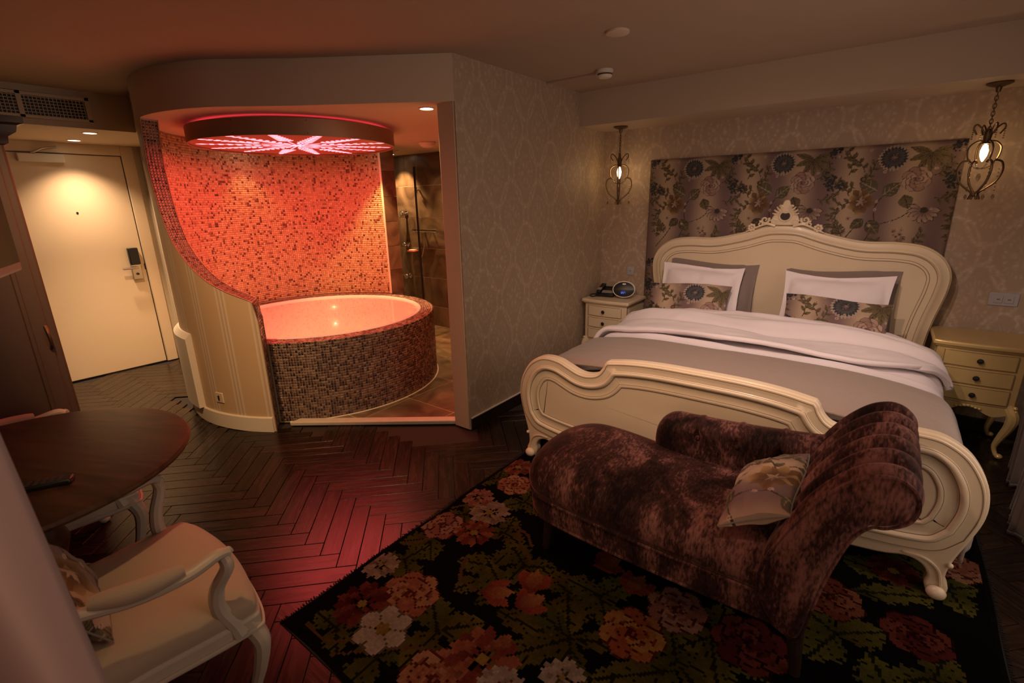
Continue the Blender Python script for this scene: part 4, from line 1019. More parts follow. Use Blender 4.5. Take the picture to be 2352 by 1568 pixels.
# the duvet's turned-back corner that juts out on the window side
# ---- pillows
def pillow(name, label, w_, h_, th, m, loc, tilt, rz, seed, flange=0, floral=None, group=None, tw=0):
    t = thing(name, label, 'pillow' if floral is None else 'cushion', loc, rz, group)
    nu, nv = (46, 34) if floral is None else (180, 96)
    U = np.linspace(-1, 1, nu); V = np.linspace(-1, 1, nv); N1 = smooth_noise(nu, nv, (6, 5), seed); N2 = smooth_noise(nu, nv, (14, 10), seed+1)
    fr_, bk = [], []; cols = []
    wi, hi = w_/2-flange, h_/2-flange
    for j, v in enumerate(V):
        a, b = [], []
        for i, u in enumerate(U):
            x = u*w_/2*(1-.035*(1-u*u)*0-.05*(1-abs(u))*0); z = v*h_/2
            pin = 1-.055*(1-(abs(v))**2)*abs(u)**3; pz = 1-.075*(1-abs(u)**2)*abs(v)**3
            x *= pin; z *= pz
            uu = min(1, abs(x)/wi); vv = min(1, abs(z)/hi)
            d_ = th/2*((1-uu**2.6)**.62)*((1-vv**2.6)**.62)
            d_ *= 1+.10*N1[j, i]
            n2 = .004*N2[j, i]*(1 if flange == 0 else 1.6)
            sag = -.012*math.cos(u*2.4+seed)*max(0, v)
            a.append((x+tw*z*u, -d_-.002+n2*.5, z+h_/2+sag)); b.append((x+tw*z*u, d_+.002+n2*.5, z+h_/2+sag))
        fr_.append(a); bk.append(b)
    mb = MB(); mb.grid(fr_); mb.grid([r[::-1] for r in bk])
    n0 = nu*nv
    for i in range(nu-1):
        for j in (0, nv-1):
            p, q = j*nu+i, j*nu+i+1; r, s_ = n0+j*nu+nu-1-i, n0+j*nu+nu-2-i; mb.f.append([p, q, s_, r])
    for j in range(nv-1):
        for i in (0, nu-1):
            p, q = j*nu+i, (j+1)*nu+i; r, s_ = n0+j*nu+nu-1-i, n0+(j+1)*nu+nu-1-i; mb.f.append([p, q, s_, r])
    o = mb.build('cover', m, t, smooth=80, fix=False, rot=(tilt, 0, 0))
    me = o.data; bm = bmesh.new(); bm.from_mesh(me); bmesh.ops.recalc_face_normals(bm, faces=bm.faces); bm.to_mesh(me); bm.free()
    if floral is not None:
        co = np.array(mb.v); set_tint(me, FAB.sample(co[:, 0]+floral[0], co[:, 2]+floral[1]), 'POINT')
        edge = [fr_[0][i] for i in range(0, nu, 3)]+[fr_[j][-1] for j in range(0, nv, 3)]+[fr_[-1][i] for i in range(nu-1, -1, -3)]+[fr_[j][0] for j in range(nv-1, -1, -3)]
        MB().tube([(p[0], 0, p[2]) for p in edge], .003, 5, closed=True).build('piping', M['linen_taupe'], t, rot=(tilt, 0, 0))
    return t
lean = R(-17)
pillow('taupe_pillow', 'taupe pillow standing behind the white pillow, nearer the wallpapered partition', .70, .50, .15, M['linen_taupe'], (-1.115, 4.085, .615), lean, .02, 5, flange=.035, group='taupe pillows against the headboard')
pillow('taupe_pillow', 'taupe pillow standing behind the white pillow, nearer the right wall lamp', .70, .50, .15, M['linen_taupe'], (-.235, 4.085, .60), lean, -.02, 8, flange=.035, group='taupe pillows against the headboard')
pillow('white_pillow', 'white pillow with flat border, partition side of the bed', .64, .46, .16, M['linen_white'], (-1.165, 3.955, .635), R(-20), .03, 11, flange=.045, group='white pillows')
pillow('white_pillow', 'white pillow with flat border, window side of the bed', .66, .47, .16, M['linen_white'], (-.245, 3.955, .615), R(-20), -.03, 13, flange=.045, group='white pillows')
pillow('floral_cushion', 'oblong floral cushion leaning on the white pillow at partition side', .62, .30, .13, M['floral_fabric'], (-1.20, 3.83, .655), R(-22), .05, 15, floral=(.33, .52), group='floral bed cushions')
pillow('floral_cushion', 'oblong floral cushion leaning on the white pillow at window side', .62, .30, .13, M['floral_fabric'], (-.215, 3.83, .635), R(-22), -.03, 17, floral=(.33, .50), group='floral bed cushions')
# ---- upholstered floral panel on the bed wall
def wall_panel():
    x0, x1, z0, z1 = -1.757, .316, .35, 1.918
    t = thing('upholstered_wall_panel', 'large floral fabric panel on the wall above the bed', 'wall panel', ((x0+x1)/2, YB, z0))
    nx, nz = 560, 420; X = np.linspace(x0, x1, nx); Z = np.linspace(z0, z1, nz); XX, ZZ = np.meshgrid(X, Z)
    e = np.minimum(np.minimum(XX-x0, x1-XX), np.minimum(ZZ-z0, z1-ZZ)); r = .03
    D = .045-np.where(e < r, r-np.sqrt(np.maximum(0, r*r-(r-e)**2)), 0)*1.3
    vs = np.stack([XX-(x0+x1)/2, -D, ZZ-z0], -1).reshape(-1, 3); i = np.arange(nx-1)[None]+np.arange(nz-1)[:, None]*nx
    fs = np.stack([i, i+1, i+nx+1, i+nx], -1).reshape(-1, 4)
    me = bpy.data.meshes.new('fabric'); me.vertices.add(len(vs)); me.vertices.foreach_set('co', vs.ravel()); me.loops.add(fs.size); me.loops.foreach_set('vertex_index', fs.ravel().astype(np.int32)); me.polygons.add(len(fs)); me.polygons.foreach_set('loop_start', np.arange(len(fs))*4); me.update(calc_edges=True); me.shade_smooth()
    set_tint(me, FAB.sample((XX+1.757).ravel(), (ZZ-1.085).ravel())*.82, 'POINT')
    link('fabric', me, M['floral_fabric'], t)
    MB().box(x0-(x0+x1)/2+.012, x1-(x0+x1)/2-.012, -.028, -.001, .012, z1-z0-.012).build('backing_board', M['dark_wood'], t)
wall_panel()
# ================================================================== chaise longue
def velvet():
    m = bpy.data.materials.new('velvet'); m.use_nodes = True; N, L = nodes(m); b = N['Principled BSDF']
    tc = N.new('ShaderNodeTexCoord'); mp = N.new('ShaderNodeMapping'); mp.inputs['Scale'].default_value = (1.6, 1.0, .55); mp.inputs['Rotation'].default_value = (0, .3, .2)
    L.new(tc.outputs['Object'], mp.inputs[0])
    n1 = N.new('ShaderNodeTexNoise'); n1.inputs['Scale'].default_value = 3.2; n1.inputs['Detail'].default_value = 4; n1.inputs['Roughness'].default_value = .62; n1.inputs['Distortion'].default_value = .6; L.new(mp.outputs[0], n1.inputs[0])
    mp2 = N.new('ShaderNodeMapping'); mp2.inputs['Scale'].default_value = (34, 12, 12); L.new(tc.outputs['Object'], mp2.inputs[0])
    n2 = N.new('ShaderNodeTexNoise'); n2.inputs['Scale'].default_value = 3.6; n2.inputs['Detail'].default_value = 4; n2.inputs['Distortion'].default_value = .5; L.new(mp2.outputs[0], n2.inputs[0])
    ad = N.new('ShaderNodeMath'); ad.operation = 'MULTIPLY_ADD'; L.new(n2.outputs[0], ad.inputs[0]); ad.inputs[1].default_value = .62
    n1c = N.new('ShaderNodeMath'); n1c.operation = 'MULTIPLY_ADD'; n1c.inputs[1].default_value = 1.35; n1c.inputs[2].default_value = -.38; L.new(n1.outputs[0], n1c.inputs[0]); L.new(n1c.outputs[0], ad.inputs[2])
    cr = N.new('ShaderNodeValToRGB'); e = cr.color_ramp.elements
    e[0].position = .05; e[0].color = (.007, .0028, .0022, 1); e[1].position = 1.0; e[1].color = (.23, .098, .080, 1); q = e.new(.50); q.color = (.042, .016, .013, 1)  # dark to pinkish ramp paints the nap's sheen streaks into the colour
    mr_ = N.new('ShaderNodeMapRange'); mr_.inputs[1].default_value = .40; mr_.inputs[2].default_value = .86; L.new(ad.outputs[0], mr_.inputs[0])
    L.new(mr_.outputs[0], cr.inputs[0]); L.new(cr.outputs[0], b.inputs['Base Color'])
    b.inputs['Roughness'].default_value = .85; b.inputs['Specular IOR Level'].default_value = .12; b.inputs['Sheen Weight'].default_value = .45; b.inputs['Sheen Roughness'].default_value = .35
    b.inputs['Sheen Tint'].default_value = (.60, .30, .25, 1)
    bp = N.new('ShaderNodeBump'); bp.inputs['Strength'].default_value = .2; bp.inputs['Distance'].default_value = .006; L.new(n2.outputs[0], bp.inputs['Height']); L.new(bp.outputs[0], b.inputs['Normal'])
    M['velvet'] = m
velvet()
def build_chaise():
    ox, oy = -.50, 1.84
    t = thing('chaise_longue', 'brown velvet chaise longue with buttoned back and rolled head end', 'chaise longue', (ox, oy, 0))
    # plan outline: rounded foot end at the partition side
    x0, x1, y0, y1 = -1.185, -.03, 1.565, 2.125
    pl = spline([(x1, y0), (-.5, y0-.012), (-.92, y0), (-1.11, y0+.035), (-1.175, y0+.14), (-1.195, (y0+y1)/2), (-1.175, y1-.14), (-1.09, y1-.03), (-.92, y1), (-.5, y1), (x1, y1)], 8)
    pl = [(x-ox, y-oy) for x, y in pl]
    def ax(p):
        return np.array([min(max(p[0], -.36), .40), 0.0])
    def ring(sc, z, off=0):
        out = []
        for p in pl:
            c = ax(p); v = np.array(p)-c; L_ = np.linalg.norm(v); q = c+v*sc+v/L_*off; out.append((q[0], q[1], z))
        return out
    rows = [ring(1, .205, -.025), ring(1, .207, -.008), ring(1, .23, 0), ring(1, .28, .006), ring(1, .312, 0), ring(1, .318, -.01)]
    mb = MB().grid(rows, cv=True); mb.f.append(list(range(len(pl)))); mb.build('base', M['velvet'], t, smooth=50)
    seat = [ring(1, .318, -.012), ring(1, .325, .004), ring(1, .355, .016), ring(1, .395, .018), ring(1, .43, .006)]
    for sc, z in ((.96, .452), (.88, .472), (.76, .486), (.6, .495), (.42, .500), (.22, .502), (.02, .503)): seat.append(ring(sc, z))
    def lift(p):
        x, y, z = p; k = max(0, min(1, (z-.40)/.1)); f = math.exp(-((x+.50)/.26)**2)
        return (x, y, z+k*(.030*f-.018*math.exp(-((x-.05)/.3)**2)))
    mb = MB().grid([[lift(p) for p in r] for r in seat], cv=True); mb.f.append([len(mb.v)-len(pl)+k for k in range(len(pl))][::-1])
    s_ = mb.build('seat', M['velvet'], t, smooth=180)
    for z, o_ in ((.321, .010), (.211, -.004)):
        MB().tube(ring(1, z, o_), .006, 6, closed=True).build('piping', M['velvet'], t)
    # head end: rolled profile swept across the width
    prof = spline([(-.035, .215), (-.010, .34), (.010, .46), (.048, .62), (.085, .690), (.125, .705), (.168, .738), (.186, .79), (.172, .842), (.130, .872), (.078, .868), (.026, .836), (-.035, .765), (-.095, .660), (-.145, .545), (-.180, .435), (-.182, .335), (-.140, .255), (-.085, .220)], 5, closed=True)
    prof = [(x-ox, z) for x, z in prof]; cen = np.array([np.mean([p[0] for p in prof]), np.mean([p[1] for p in prof])])
    # spine used for rounding the ends
    sp_ = np.array([(-.06-ox, .30), (-.06-ox, .42), (-.04-ox, .56), (.01-ox, .69), (.09-ox, .785)])
    seg = spline([tuple(p) for p in sp_], 12)
    def near(p):
        d_ = [math.hypot(p[0]-q[0], p[1]-q[1]) for q in seg]; return np.array(seg[int(np.argmin(d_))])
    nr = [near(p) for p in prof]
    ya, yb = 1.515-oy, 2.155-oy; rows = []
    tt = np.concatenate([np.linspace(0, .1, 9)**1.0, np.linspace(.1, .9, 74)[1:], np.linspace(.9, 1, 9)[1:]])
    grooves = np.linspace(.17, .83, 5)
    for q in tt:
        y = ya+(yb-ya)*q; e = min(q, 1-q)/.1; sc = 1 if e >= 1 else .62+.38*math.sqrt(max(0, 1-(1-e)**2))
        row = []
        for (x, z), c in zip(prof, nr):
            v = np.array([x, z])-c; L_ = np.linalg.norm(v)+1e-9
            k = max(0, min(1, (z-.56)/.14)); inner = (1 if x < c[0]+.02 else .9 if z > .80 else .35)*max(.15, min(1, (.17-(x+ox))/.07))
            g = min(abs(q-gg) for gg in grooves); dent = -.052*math.exp(-(g/.020)**2)*k*inner
            lump = .020*math.cos((q-.5)/.165*2*PI)*k*inner
            # buttons, one row where the grooves start and one lower, staggered
            for zz, gs in ((.60, grooves), (.47, (grooves[1:]+grooves[:-1])/2)):
                if x < c[0]:
                    for gg in gs: dent -= .030*math.exp(-((q-gg)/.03)**2-((z-zz)/.030)**2)
            p = c+v*sc+v/L_*(dent-lump*.4)
            row.append((p[0], y, p[1]))
        rows.append(row)
    mb = MB().grid(rows, cv=True); n = len(prof); mb.f.append(list(range(n))[::-1]); mb.f.append([len(mb.v)-n+k for k in range(n)])
    hd = mb.build('head_roll', M['velvet'], t, smooth=70)
    for gs, zz in ((grooves, .60), ((grooves[1:]+grooves[:-1])/2, .47)):
        for gg in gs:
            i = min((k for k in range(n) if prof[k][0] < nr[k][0]), key=lambda k: abs(prof[k][1]-zz)); px, pz = prof[i]
            MB().sphere((px+.018, ya+(yb-ya)*gg, pz-.008), .011, 10, 8, .7, 1, 1).build('button', M['velvet'], hd)
    MB().tube([(p[0], ya+.012, p[1]) for p in [tuple(nr[k]+(np.array(prof[k])-nr[k])*.90) for k in range(n)]], .005, 5, closed=True).build('piping', M['velvet'], hd)
    # half back along the bed side
    xa, xb = -.735-ox, -.02-ox; rows = []
    for q in np.linspace(0, 1, 70):
        x = xa+(xb-xa)*q; e = min(1, q/.13); cap = math.sqrt(max(0.0, 1-(1-e)**2))
        top = .645+.055*q*q; y_c = 2.085-oy; row = []
        for a in np.linspace(0, 2*PI, 30, endpoint=False):
            yy = .082*math.cos(a); zz = math.sin(a)
            z = .38+(top-.38)*(.5+.5*np.sign(zz)*abs(zz)**.55); th = .50+.75*max(0, (z-.38)/(top-.38))**.8
            y = y_c+yy*th*(.4+.6*cap)+.012
            z = .38+(z-.38)*(.62+.38*cap)
            if math.cos(a) < .35 and z > .42:
                for gx in (.27, .50, .73, .93):
                    y += .020*math.exp(-((q-gx)/.014)**2)*(z > .56)
                for gx, gz in ((.27, .570), (.50, .575), (.73, .580), (.385, .515), (.615, .515)):
                    y += .046*math.exp(-((q-gx)/.045)**2-((z-gz)/.038)**2)
            row.append((x, y, z))
        rows.append(row)
    mb = MB().grid(rows, cv=True); mb.f.append(list(range(30))[::-1]); mb.f.append([len(mb.v)-30+k for k in range(30)])
    hb_ = mb.build('back_rest', M['velvet'], t, smooth=70)
    for gx, gz in ((.27, .570), (.50, .575), (.73, .580), (.385, .515), (.615, .515)):
        MB().sphere((xa+(xb-xa)*gx, 2.052-oy, gz), .011, 10, 8, 1, .7, 1).build('button', M['velvet'], hb_)
    for (x, y, dx, dy) in ((-1.06, 1.655, -.02, -.01), (-.055, 1.62, .025, -.015), (-1.06, 2.04, -.02, .01), (-.055, 2.07, .025, .015)):
        MB().tube([(x-ox, y-oy, .21), (x-ox+dx, y-oy+dy, .009)], [.030, .018], 10).build('leg', M['dark_wood'], t)
    return t
build_chaise()
pillow('floral_cushion', 'small floral cushion lying on the velvet chaise', .46, .25, .11, M['floral_fabric'], (-.325, 1.785, .512), R(-60), R(-88), 23, floral=(.22, .28))
# ================================================================== nightstands and what stands on them
def build_nightstand(lac, label, loc):
    t = thing('nightstand', label, 'nightstand', loc)
    w_, d_ = .205, .195
    bow = lambda x: -.022*(1-(x/w_)**2)
    def slab(z0, z1, over, n=13):
        xs = np.linspace(-w_-over, w_+over, n); o_ = [(x, -d_-over+bow(x*w_/(w_+over))) for x in xs]+[(w_+over, d_), (-w_-over, d_)]
        return MB().prism(o_, 'z', z0, z1)
    slab(.335, .688, 0).build('body', lac, t, bevel=.006)
    slab(.688, .720, .026).build('top', lac, t, bevel=.010, seg=3)
    slab(.676, .690, .012).build('top_moulding', lac, t, bevel=.005)
    for k in range(3):
        z0 = .352+k*.108; xs = np.linspace(-.165, .165, 13)
        o_ = [(x, -d_-.008+bow(x)) for x in xs]+[(x, -d_+.01+bow(x)) for x in xs[::-1]]
        dr = MB().prism(o_, 'z', z0, z0+.097).build('drawer', lac, t, bevel=.004)
        fr_ = [(x, -d_-.0085+bow(x), z) for x, z in [(x, z0+.004) for x in xs]+[(x, z0+.093) for x in xs[::-1]]]
        MB().tube(fr_, .0018, 4, closed=True).build('antiqued_line', M['cream_dark_line'], dr)
        MB().lathe([(.006, 0), (.006, .012), (.014, .016), (.016, .022), (.011, .028), (.0001, .030)], n=16).build('knob', M['black_plastic'], dr, loc=(0, -d_-.008+bow(0), z0+.049), rot=(PI/2, 0, 0))
    # scalloped apron and cabriole legs
    xs = np.linspace(-w_+.03, w_-.03, 25); lo = [(x, .300+.022*math.cos(x/(w_-.03)*PI*1.5)-.012*abs(x)/w_) for x in xs]
    ap = MB(); rows = [[(x, -d_+.004+bow(x), z), (x, -d_+.022+bow(x), z)] for x, z in lo]; up_ = [[(x, -d_+.004+bow(x), .34), (x, -d_+.022+bow(x), .34)] for x in xs]
    ap.grid([[a[0], b[0]] for a, b in zip(rows, up_)]).grid([[a[1], b[1]] for a, b in zip(rows, up_)]).grid([[a[0], a[1]] for a in rows]); apr = ap.build('apron', lac, t)
    cv = MB()
    for k in range(-3, 4):
        cv.sphere((k*.018, -d_-.004+bow(k*.018), .318+.006*math.cos(k)), .011-.001*abs(k), 8, 6, 1.1, .6, .8)
    cv.build('carving', lac, apr)
    for sx in (-1, 1):
        MB().box(sx*w_-.003, sx*w_+.003, -d_+.05, d_-.05, .37, .66).build('side_panel', lac, t, bevel=.002)
        for sy in (-1, 1):
            pts = spline([(0, 0, .36), (.010, .010, .33), (.030, .028, .285), (.026, .024, .22), (.006, .006, .14), (-.008, -.006, .07), (.004, .004, .025), (.018, .016, .012)], 6)
            pts = [(sx*(w_-.028+p[0]), sy*(d_-.026+p[1]), p[2]) for p in pts]; n = len(pts)
            lg = MB().tube(pts, [.030 if i < n*.35 else .030-.018*min(1, (i/n-.35)/.4) for i in range(n)], 10).build('leg', lac, t)
            MB().sphere((sx*(w_-.010), sy*(d_-.010), .018), .019, 10, 8, 1.1, 1.1, .85).build('foot', lac, lg)
            if sy < 0:
                kn = MB()
                for k in range(5): kn.sphere((sx*(w_+.002+.006*math.sin(k)), -d_+.000-.006*math.cos(k*.7), .345-k*.022), .013-.001*k, 8, 6)
                kn.build('knee_carving', lac, lg)
    return t
build_nightstand(M['cream_lacquer'], 'cream three-drawer nightstand between bed and wallpapered partition, with telephone', (-1.955, 4.155, 0))
build_nightstand(M['cream_yellow_lit'], 'cream three-drawer nightstand at the window side of the bed, yellow light in its colour', (.555, 4.135, 0))
# telephone
t = thing('telephone', 'black desk telephone with handset cord on the nightstand', 'telephone', (-2.045, 4.17, .720), .12)
bp_ = [(-.085, 0), (.085, 0), (.085, .075), (.070, .082), (-.085, .030)]
MB().prism([(y, z) for y, z in bp_], 'x', -.085, .085).build('body', M['black_plastic'], t, bevel=.006)
tl = math.atan2(.052, .155)
MB().box(-.075, -.035, -.09, .09, -.010, .022).build('handset', M['black_plastic'], t, bevel=.010, loc=(0, -.005, .066), rot=(tl, 0, 0))
for a, b in ((-.075, -.035), (-.028, .08)):
    for c_, e in ((-.075, -.03), (.055, .08)): MB().box(a, b, c_, e, 0, .004).build('keypad_strip', M['grey_plastic'], t, loc=(0, -.005, .062 if a > -.07 else .086), rot=(tl, 0, 0))
MB().tube(spline([(-.04, -.085, .02), (-.09, -.13, .008), (-.13, -.10, .008), (-.14, -.04, .008), (-.10, .0, .008)], 10), .006, 6).build('cord', M['black_plastic'], t)
# clock radio
t = thing('clock_radio', 'egg-shaped clock radio with dark face and blue display on the nightstand', 'clock radio', (-1.862, 4.150, .720), .30)
MB().sphere((0, 0, .078), .08, 32, 18, 1.30, .62, .97).build('body', M['white_paint'], t, rot=(0, 0, 0), smooth=180)
fc_ = MB(); n = 40
fc_.add([(0, -.060, .086)]+[(.094*math.cos(2*PI*k/n), -.036-.012*(1-abs(math.sin(2*PI*k/n)))+.018*math.sin(2*PI*k/n), .084+.066*math.sin(2*PI*k/n)) for k in range(n)], [(0, 1+k, 1+(k+1) % n) for k in range(n)])
fo = fc_.build('face', M['black_plastic'], t, smooth=180, loc=(0, -.005, 0))
MB().tube([(.097*math.cos(2*PI*k/n), -.045-.012*(1-abs(math.sin(2*PI*k/n)))+.018*math.sin(2*PI*k/n), .084+.069*math.sin(2*PI*k/n)) for k in range(n)], .004, 6, closed=True).build('rim', M['white_paint'], t)
emission('display_blue', (.10, .16, .9), 1.2)
ds = MB()
seg7 = {'0': 'abcdef', '9': 'abcdfg', '7': 'abc'}
def digit(mb, ch, x, z, w_, h_, y):
    q = .003
    S = {'a': (x, x+w_, z+h_-q, z+h_), 'd': (x, x+w_, z, z+q), 'g': (x, x+w_, z+h_/2-q/2, z+h_/2+q/2), 'b': (x+w_-q, x+w_, z+h_/2, z+h_), 'c': (x+w_-q, x+w_, z, z+h_/2), 'f': (x, x+q, z+h_/2, z+h_), 'e': (x, x+q, z, z+h_/2)}
    for s_ in seg7[ch]: a = S[s_]; mb.box(a[0], a[1], y-.001, y, a[2], a[3])
for i, ch in enumerate('097'): digit(ds, ch, -.020+i*.0135, .050+.004*(i == 2), .009, .018-.004*(i == 2), -.070)
ds.build('display', M['display_blue'], fo)
# ---- switch plates
def switch(label, loc, n):
    t = thing('switch_plate', label, 'switch', loc)
    MB().box(-.036-.035*(n-1), .036+.035*(n-1), -.009, 0, -.042, .042).build('plate', mat('plate_grey%d' % n, (.42, .40, .42), .4), t, bevel=.004)
    for k in range(n):
        x = (k-(n-1)/2)*.052; r_ = MB().box(x-.022, x+.022, -.013, -.008, -.024, .024).build('rocker', M['plate_grey%d' % n], t, bevel=.003)
        MB().box(x-.008, x+.008, -.0138, -.0125, -.004, .004).build('mark', M['cream_dark_line'], r_)
switch('small grey switch plate above the telephone nightstand', (-1.905, YB, .94), 1)
switch('wide grey double switch plate on the wall at the window side', (.655, YB, .925), 2)
# ---- pendant lamps: chain, scrolled wire cage, glass beads, candle bulb
emission('bulb_glow', (1, .62, .28), 22)
def build_pendant(label, x, y, power):
    t = thing('pendant_lamp', label, 'pendant lamp', (x, y, ZS), 0, 'crystal pendant lamps beside the bed')
    MB().lathe([(.0001, 0), (.058, 0), (.060, -.008), (.045, -.016), (.015, -.026), (.010, -.05), (.0001, -.052)], n=28).build('canopy', M['antique_brass'], t)
    z = -.048
    for k in range(10):
        pts = [((.0075*math.cos(a) if k % 2 else 0), (0 if k % 2 else .0075*math.cos(a)), z-.013+.015*math.sin(a)) for a in np.linspace(0, 2*PI, 12, endpoint=False)]
        MB().tube(pts, .0022, 5, closed=True).build('chain_link', M['antique_brass'], t); z -= .0205
    zs_ = z                                    # socket top, about -.25
    MB().lathe([(.0001, zs_+.012), (.014, zs_+.006), (.020, zs_-.02), (.016, zs_-.06), (.022, zs_-.072), (.0001, zs_-.074)], n=18).build('socket', M['antique_brass'], t)
    b_ = MB().lathe([(.0001, zs_-.074), (.011, zs_-.080), (.019, zs_-.112), (.016, zs_-.140), (.006, zs_-.165), (.0001, zs_-.172)], n=16).build('bulb', M['bulb_glow'], t, smooth=80)
    b_.visible_shadow = True
    cage = []
    for k in range(4):
        a = k*PI/2+.35; ca, sa = math.cos(a), math.sin(a)
        up = spline([(.012, zs_-.055), (.050, zs_-.062), (.078, zs_-.095), (.072, zs_-.150), (.048, zs_-.175)], 6)
        lo_ = spline([(.060, zs_-.160), (.098, zs_-.175), (.110, zs_-.225), (.088, zs_-.285), (.045, zs_-.325), (.018, zs_-.350), (.028, zs_-.385)], 6)
        lf = spline([(.012, zs_-.04), (.030, zs_+.005), (.062, zs_+.035), (.075, zs_+.015), (.055, zs_-.020)], 6)
        for nm, pr, rad in (('upper_scroll', up, .0052), ('lower_scroll', lo_, .0058), ('leaf_scroll', lf, .0042)):
            MB().tube([(r*ca, r*sa, zz) for r, zz in pr], rad, 6).build(nm, M['antique_brass'], t)
        bd = MB()
        for i in range(7):
            u = i/6; r = .070*(1-u)+.010*u; zz = zs_-.165-.045*math.sin(u*PI*.5)
            bd.sphere((r*ca, r*sa, zz), .0055, 7, 5)
        for i in range(5): bd.sphere((.075*ca, .075*sa, zs_+.005-i*.012), .0045, 6, 5)
        bd.build('bead_string', M['crystal'], t)
        hg = MB()
        for i in range(7): hg.sphere((.092*ca, .092*sa, zs_-.215-i*.020), .004, 6, 5)
        hg.lathe([(.0001, 0), (.006, -.006), (.009, -.018), (.0001, -.034)], c=(.092*ca, .092*sa, zs_-.355), n=8)
        hg.build('crystal_drop', M['crystal'], t)
    pd = MB().lathe([(.0001, 0), (.008, -.008), (.012, -.026), (.0001, -.05)], c=(0, 0, zs_-.235), n=8); pd.build('centre_drop', M['crystal'], t)
    MB().lathe([(.0001, zs_-.338), (.022, zs_-.345), (.016, zs_-.362), (.0001, zs_-.372)], n=14).build('bottom_cap', M['antique_brass'], t)
    light('pendant_glow', 'POINT', (0, 0, zs_-.125), power, (1, .60, .28), t, shadow_soft_size=.022)
build_pendant('small crystal pendant lamp hanging above the telephone nightstand', -1.955, 4.14, 3.0)
build_pendant('small crystal pendant lamp hanging at the window side of the bed', .375, 4.12, 3.0)
# ---- ceiling fittings
t = thing('smoke_detector', 'white smoke detector on the ceiling near the bed beam', 'smoke detector', (-1.72, 3.36, ZC))
MB().lathe([(.055, 0), (.056, -.012), (.046, -.018), (.050, -.020), (.050, -.040), (.040, -.050), (.0001, -.052)], n=32).build('body', M['white_paint'], t)
MB().lathe([(.034, 0), (.035, -.022), (.026, -.028), (.0001, -.029)], c=(-.040, .018, 0), n=24).build('base', M['white_paint'], t)
MB().lathe([(.0505, -.026), (.0508, -.030), (.0505, -.034)], n=32).build('vent_slot', M['black_plastic'], t)
tag(MB().box(-2.22, -1.772, 3.39, 3.405, ZC-.012, ZC).build('cable_duct', M['ceiling_paint'], None, bevel=.002), 'thin painted cable duct on the ceiling leading to the smoke detector', 'cable duct')
tag(MB().lathe([(.062, 0), (.062, -.010), (.050, -.014), (.0001, -.014)], c=(0, 0, 0), n=36).build('ceiling_cover', M['soffit_paint'], None, loc=(-1.305, 2.68, ZC)), 'flat round blank cover on the ceiling', 'cover plate')
# ================================================================== table, armchairs, curtains
def table_wood():
    m = mat('table_wood', (.12, .055, .028), .38, spec=.4); N, L = nodes(m); b = N['Principled BSDF']
    tc = N.new('ShaderNodeTexCoord'); mp = N.new('ShaderNodeMapping'); mp.inputs['Scale'].default_value = (2.2, 14, 14); L.new(tc.outputs['Object'], mp.inputs[0])
    n = N.new('ShaderNodeTexNoise'); n.inputs['Scale'].default_value = 1.4; n.inputs['Detail'].default_value = 8; n.inputs['Distortion'].default_value = 1.2; L.new(mp.outputs[0], n.inputs[0])
    cr = N.new('ShaderNodeValToRGB'); cr.color_ramp.elements[0].position = .3; cr.color_ramp.elements[0].color = (.024, .010, .005, 1); cr.color_ramp.elements[1].position = .75; cr.color_ramp.elements[1].color = (.085, .038, .018, 1)
    L.new(n.outputs[0], cr.inputs[0]); L.new(cr.outputs[0], b.inputs['Base Color'])
table_wood()
t = thing('round_table', 'round brown wooden pedestal table in front of the wardrobe', 'table', (-2.285, .125, 0), .5)
MB().lathe([(.0001, .715), (.46, .715), (.50, .722), (.525, .732), (.530, .742), (.522, .752), (.49, .756), (.0001, .756)], n=96).build('top', M['table_wood'], t, smooth=40)
MB().lathe([(.20, .715), (.20, .70), (.07, .68), (.05, .60), (.08, .52), (.10, .44), (.07, .34), (.045, .26), (.06, .20), (.075, .16), (.06, .12), (.0001, .12)], n=40).build('pedestal', M['table_wood'], t, smooth=60)
for k in range(4):
    a = k*PI/2+.4; pts = [(r*math.cos(a), r*math.sin(a), z) for r, z in spline([(.04, .17), (.16, .19), (.28, .09), (.36, .035), (.40, .03)], 6)]
    MB().tube(pts, list(np.linspace(.035, .022, len(pts))), 8).build('foot', M['table_wood'], t)
t = thing('remote_control', 'black remote control lying on the round wooden table', 'remote control', (-2.03, .165, .756), R(62))
MB().box(-.085, .085, -.022, .022, 0, .018).build('body', M['black_plastic'], t, bevel=.006)
bt = MB()
for i in range(7):
    for j in range(3): bt.box(-.065+i*.02-.005, -.065+i*.02+.005, -.012+j*.012-.004, -.012+j*.012+.004, .018, .0195)
bt.build('button_pad', mat('dark_rubber', (.05, .05, .05), .6), t)
mat('chair_paint', (.55, .47, .36), .4, var=.06, vscale=10); mat('chair_fabric', (.45, .345, .235), .75, sheen=.2, bump=.05, bscale=200)
